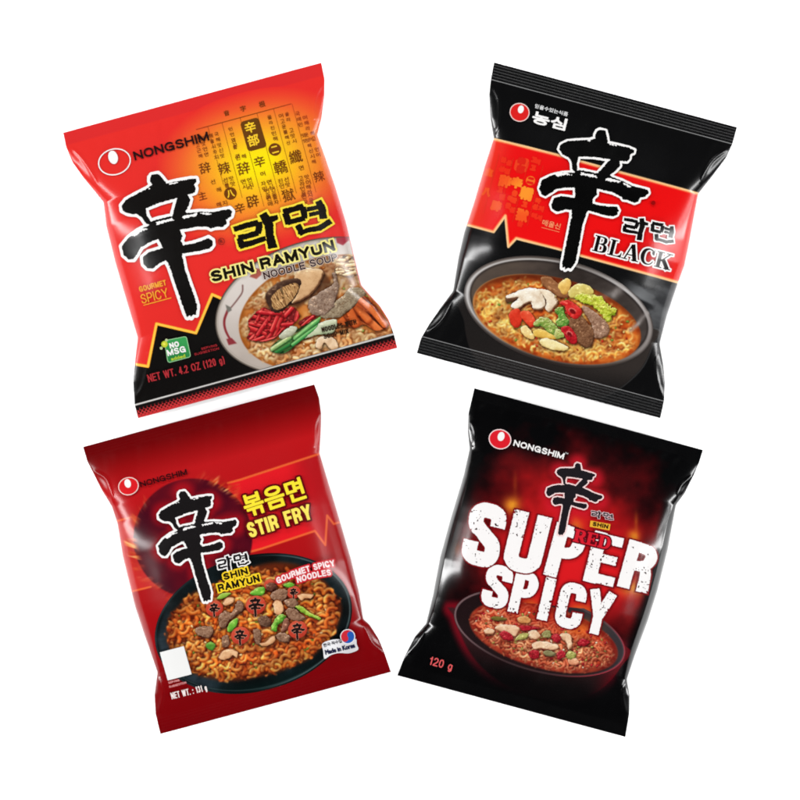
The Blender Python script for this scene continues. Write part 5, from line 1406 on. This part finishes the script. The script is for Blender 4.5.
HEAVY = {
    'S': [([(.80, .66), (.80, .74), (.76, .84), (.62, .88), (.5, .885), (.34, .87), (.22, .80), (.205, .70), (.25, .62), (.4, .54), (.6, .46), (.75, .38), (.795, .29), (.78, .19), (.68, .125), (.5, .115), (.32, .125), (.22, .18), (.20, .26), (.20, .36)], .195, 1)],
    'U': [([(.205, 1), (.205, .3), (.23, .2), (.33, .13), (.5, .115), (.67, .13), (.77, .2), (.795, .3), (.795, 1)], .19, 1)],
    'P': [([(.21, 0), (.21, 1)], .20, 1), ([(.2, .885), (.5, .885), (.70, .85), (.78, .75), (.78, .65), (.70, .54), (.5, .48), (.2, .47)], [.165, .165, .17, .19, .19, .17, .165, .165], 1)],
    'E': [([(.22, 0), (.22, 1)], .205, 1), ([(.1, .11), (.98, .11)], .15, 1), ([(.1, .51), (.9, .51)], .135, 1), ([(.1, .89), (.96, .89)], .15, 1)],
    'R': [([(.20, 0), (.20, 1)], .20, 1), ([(.2, .885), (.5, .885), (.70, .85), (.78, .77), (.78, .68), (.70, .57), (.5, .51), (.2, .50)], [.16, .16, .17, .19, .19, .17, .16, .16], 1), ([(.55, .52), (.72, .44), (.76, .3), (.78, 0)], [.12, .17, .18, .19], 1)],
    'I': [([(.5, 0), (.5, 1)], .27, 1)],
    'C': [([(.80, .64), (.80, .74), (.76, .83), (.66, .88), (.5, .89), (.34, .88), (.24, .82), (.20, .72), (.20, .28), (.24, .18), (.34, .12), (.5, .11), (.66, .12), (.76, .17), (.80, .26), (.80, .38)], .185, 1)],
    'Y': [([(.17, 1), (.5, .42)], .175, 1), ([(.84, 1), (.52, .42)], .175, 1), ([(.5, .5), (.5, 0)], .175, 1)],
}
big4 = [('S', (459.0, 560.5), (495.5, 570.5), (472.8, 498.6)), ('U', (499.6, 567.0), (538.5, 576.5), (514.0, 508.8)), ('P', (542.6, 574.0), (575.5, 582.5), (556.6, 521.8)),
        ('E', (582.0, 580.2), (613.0, 588.0), (594.4, 530.0)), ('R', (616.2, 585.6), (648.5, 594.0), (629.0, 539.0))]
low4 = [('S', (478.8, 603.6), (505.6, 610.6), (488.6, 562.2)), ('P', (507.2, 610.6), (531.5, 617.4), (517.0, 567.6)), ('I', (534.4, 617.8), (548.6, 621.6), (544.4, 575.2)),
        ('C', (552.2, 624.4), (579.0, 631.2), (562.4, 579.8)), ('Y', (580.2, 630.4), (607.0, 637.2), (590.2, 587.6))]


def heavy(p, items, rs, name):
    P = np.vstack([np.array([a, b, c_, np.array(b) + np.array(c_) - np.array(a)]) for _, a, b, c_ in items])
    g = Grid.around(P, 5, 0.34)
    d = stroke_letters(g, [(HEAVY[k], a, b, c_) for k, a, b, c_ in items], rs)
    d = d + (fbm(g.X / 1.4, g.Y / 1.4, 5) - 0.5) * 0.7
    sp = noise(g.X / 1.35, g.Y / 1.35, 61) * 0.74 + noise(g.X / 3.6, g.Y / 3.6, 62) * 0.26
    wear = smooth(0.35, 0.7, noise(g.X / 16, g.Y / 16, 63))
    hole = (sp - (0.125 + 0.13 * wear)) * 6
    return p.decal(name, [(g, d - 1.5, rgb(126, 8, 18)), (g, d + 1.0, rgb(52, 16, 20)), (g, np.maximum(d, -hole), rgb(250, 247, 246))])


heavy(p4, low4, 0.77, 'flavour_title')
heavy(p4, big4, 0.78, 'flavour_title')
g = Grid(566, 518, 618, 556, 0.3)
d = stroke_letters(g, row('RED', (572.3, 540.8), (608.8, 549.6), 12.6, [1.05, .95, 1.05], 0.04), rs=1.0)
p4.decal('variant_title', [(g, d - 1.5, rgb(96, 4, 18)), (g, d - 0.15, rgb(214, 30, 46))])
brush_char(p4, [(577.5, 462.5), (559.4, 534), (546.9, 491.3), (601.5, 499.5), (594.4, 476.5), (557.3, 471)], rgb(30, 26, 31), rgb(252, 222, 220), 1.3, step=0.3, rough=0.35, dry=False)
brush_title(p4, Z(540, 450, 0.125, (410, 492), (465, 545), (572, 508), (592, 560)), rgb(24, 18, 22), rgb(232, 206, 210), 0.5, rough=0.12, step=0.22, fat=1.0)
lab = Z(540, 450, 0.125, (405, 566), (560, 594), (552, 640), (398, 610))
g = Grid.around(lab, 2, 0.3)
lo = p4.decal('yellow_label_print', [(g, sd_poly(g.X, g.Y, lab) - 0.3, rgb(234, 176, 54))])
sans(p4, 'label_lettering', [('SHIN', (592.0, 525.6), (607.6, 528.8), 4.3)], rgb(30, 18, 10), 0.6, parent=lo, step=0.22)
sans(p4, 'weight_lettering', [('120 g', (428.2, 664.4), (451.4, 670.8), 8.4)], rgb(226, 92, 94), 0.6, step=0.25)

# ------------------------------------------------------------------ names, labels
for p, lb in ((p1, 'bright red noodle packet with glowing yellow character panel and black zigzag foot'),
              (p2, 'black noodle packet with ribbed seals, a red band and dark stone pot picture'),
              (p3, 'dark red noodle packet reading STIR FRY with a wok of orange noodles'),
              (p4, 'black noodle packet reading SUPER SPICY in worn white letters over a red glow')):
    p.root['label'] = lb; p.root['category'] = 'noodle packet'; p.root['group'] = 'instant noodle packets laid out in two rows'

# ------------------------------------------------------------------ the white surface
me = bpy.data.meshes.new('white_backdrop')
n = 24
xs = np.linspace(-2.2, 2.2, n)
V = [(x, y, 0) for y in xs for x in xs]
F = [(j * n + i, j * n + i + 1, (j + 1) * n + i + 1, (j + 1) * n + i) for j in range(n - 1) for i in range(n - 1)]
me.from_pydata(V, [], F)
fo = bpy.data.objects.new('white_backdrop', me); COL.objects.link(fo)
fo['kind'] = 'structure'; fo['label'] = 'plain white studio surface under the four packets'
m = bpy.data.materials.new('white_studio_paper'); m.use_nodes = True
nt = m.node_tree; b = nt.nodes['Principled BSDF']
b.inputs['Roughness'].default_value = 0.9; b.inputs['Specular IOR Level'].default_value = 0.1
no = nt.nodes.new('ShaderNodeTexNoise'); no.inputs['Scale'].default_value = 900
cr = nt.nodes.new('ShaderNodeValToRGB'); cr.color_ramp.elements[0].color = (0.9, 0.9, 0.9, 1); cr.color_ramp.elements[1].color = (0.94, 0.94, 0.94, 1)
nt.links.new(no.outputs['Fac'], cr.inputs['Fac']); nt.links.new(cr.outputs['Color'], b.inputs['Base Color'])
me.materials.append(m)

# ------------------------------------------------------------------ light: four softboxes round the table
W = bpy.data.worlds.new('World'); S.world = W; W.use_nodes = True
bg = W.node_tree.nodes['Background']; bg.inputs['Color'].default_value = (1, 1, 1, 1); bg.inputs['Strength'].default_value = 0.01


def softbox(name, loc, sx, sy, power):
    L = bpy.data.lights.new(name, 'AREA'); L.shape = 'RECTANGLE'; L.size = sx; L.size_y = sy; L.energy = power
    o = bpy.data.objects.new(name, L); COL.objects.link(o); o.location = loc
    o.rotation_euler = (Vector((0, 0, 0.02)) - Vector(loc)).to_track_quat('-Z', 'Y').to_euler()
    return o


PW = 0.79
softbox('softbox', (-1.95, 0.1, 1.0), 0.27, 4.2, 172 * PW)
softbox('softbox', (1.95, -0.1, 1.0), 0.27, 4.2, 154 * PW)
softbox('softbox', (0, 2.0, 1.0), 3.0, 0.6, 112 * PW)
softbox('softbox', (0, -2.0, 1.0), 3.0, 0.6, 112 * PW)
softbox('strip_lamp', (-1.5, 0.2, 0.34), 0.12, 1.4, 10 * PW)
softbox('strip_lamp', (1.5, 0.2, 0.34), 0.12, 1.4, 9 * PW)

# ------------------------------------------------------------------ camera, straight above through a long lens
cam = bpy.data.cameras.new('camera'); co = bpy.data.objects.new('camera', cam); COL.objects.link(co)
H0 = 8.0
co.location = (0, 0, H0 + 0.012); co.rotation_euler = (0, 0, 0)
cam.sensor_width = 36; cam.lens = 36 * H0 / (800 * PX); cam.clip_start = 0.1; cam.clip_end = 50
S.camera = co
S.view_settings.view_transform = 'Standard'; S.view_settings.look = 'None'; S.view_settings.exposure = 0; S.view_settings.gamma = 1
S.render.film_transparent = False
S.cycles.filter_width = 1.9
S.cycles.max_bounces = 6; S.cycles.diffuse_bounces = 3; S.cycles.glossy_bounces = 3; S.cycles.sample_clamp_indirect = 3
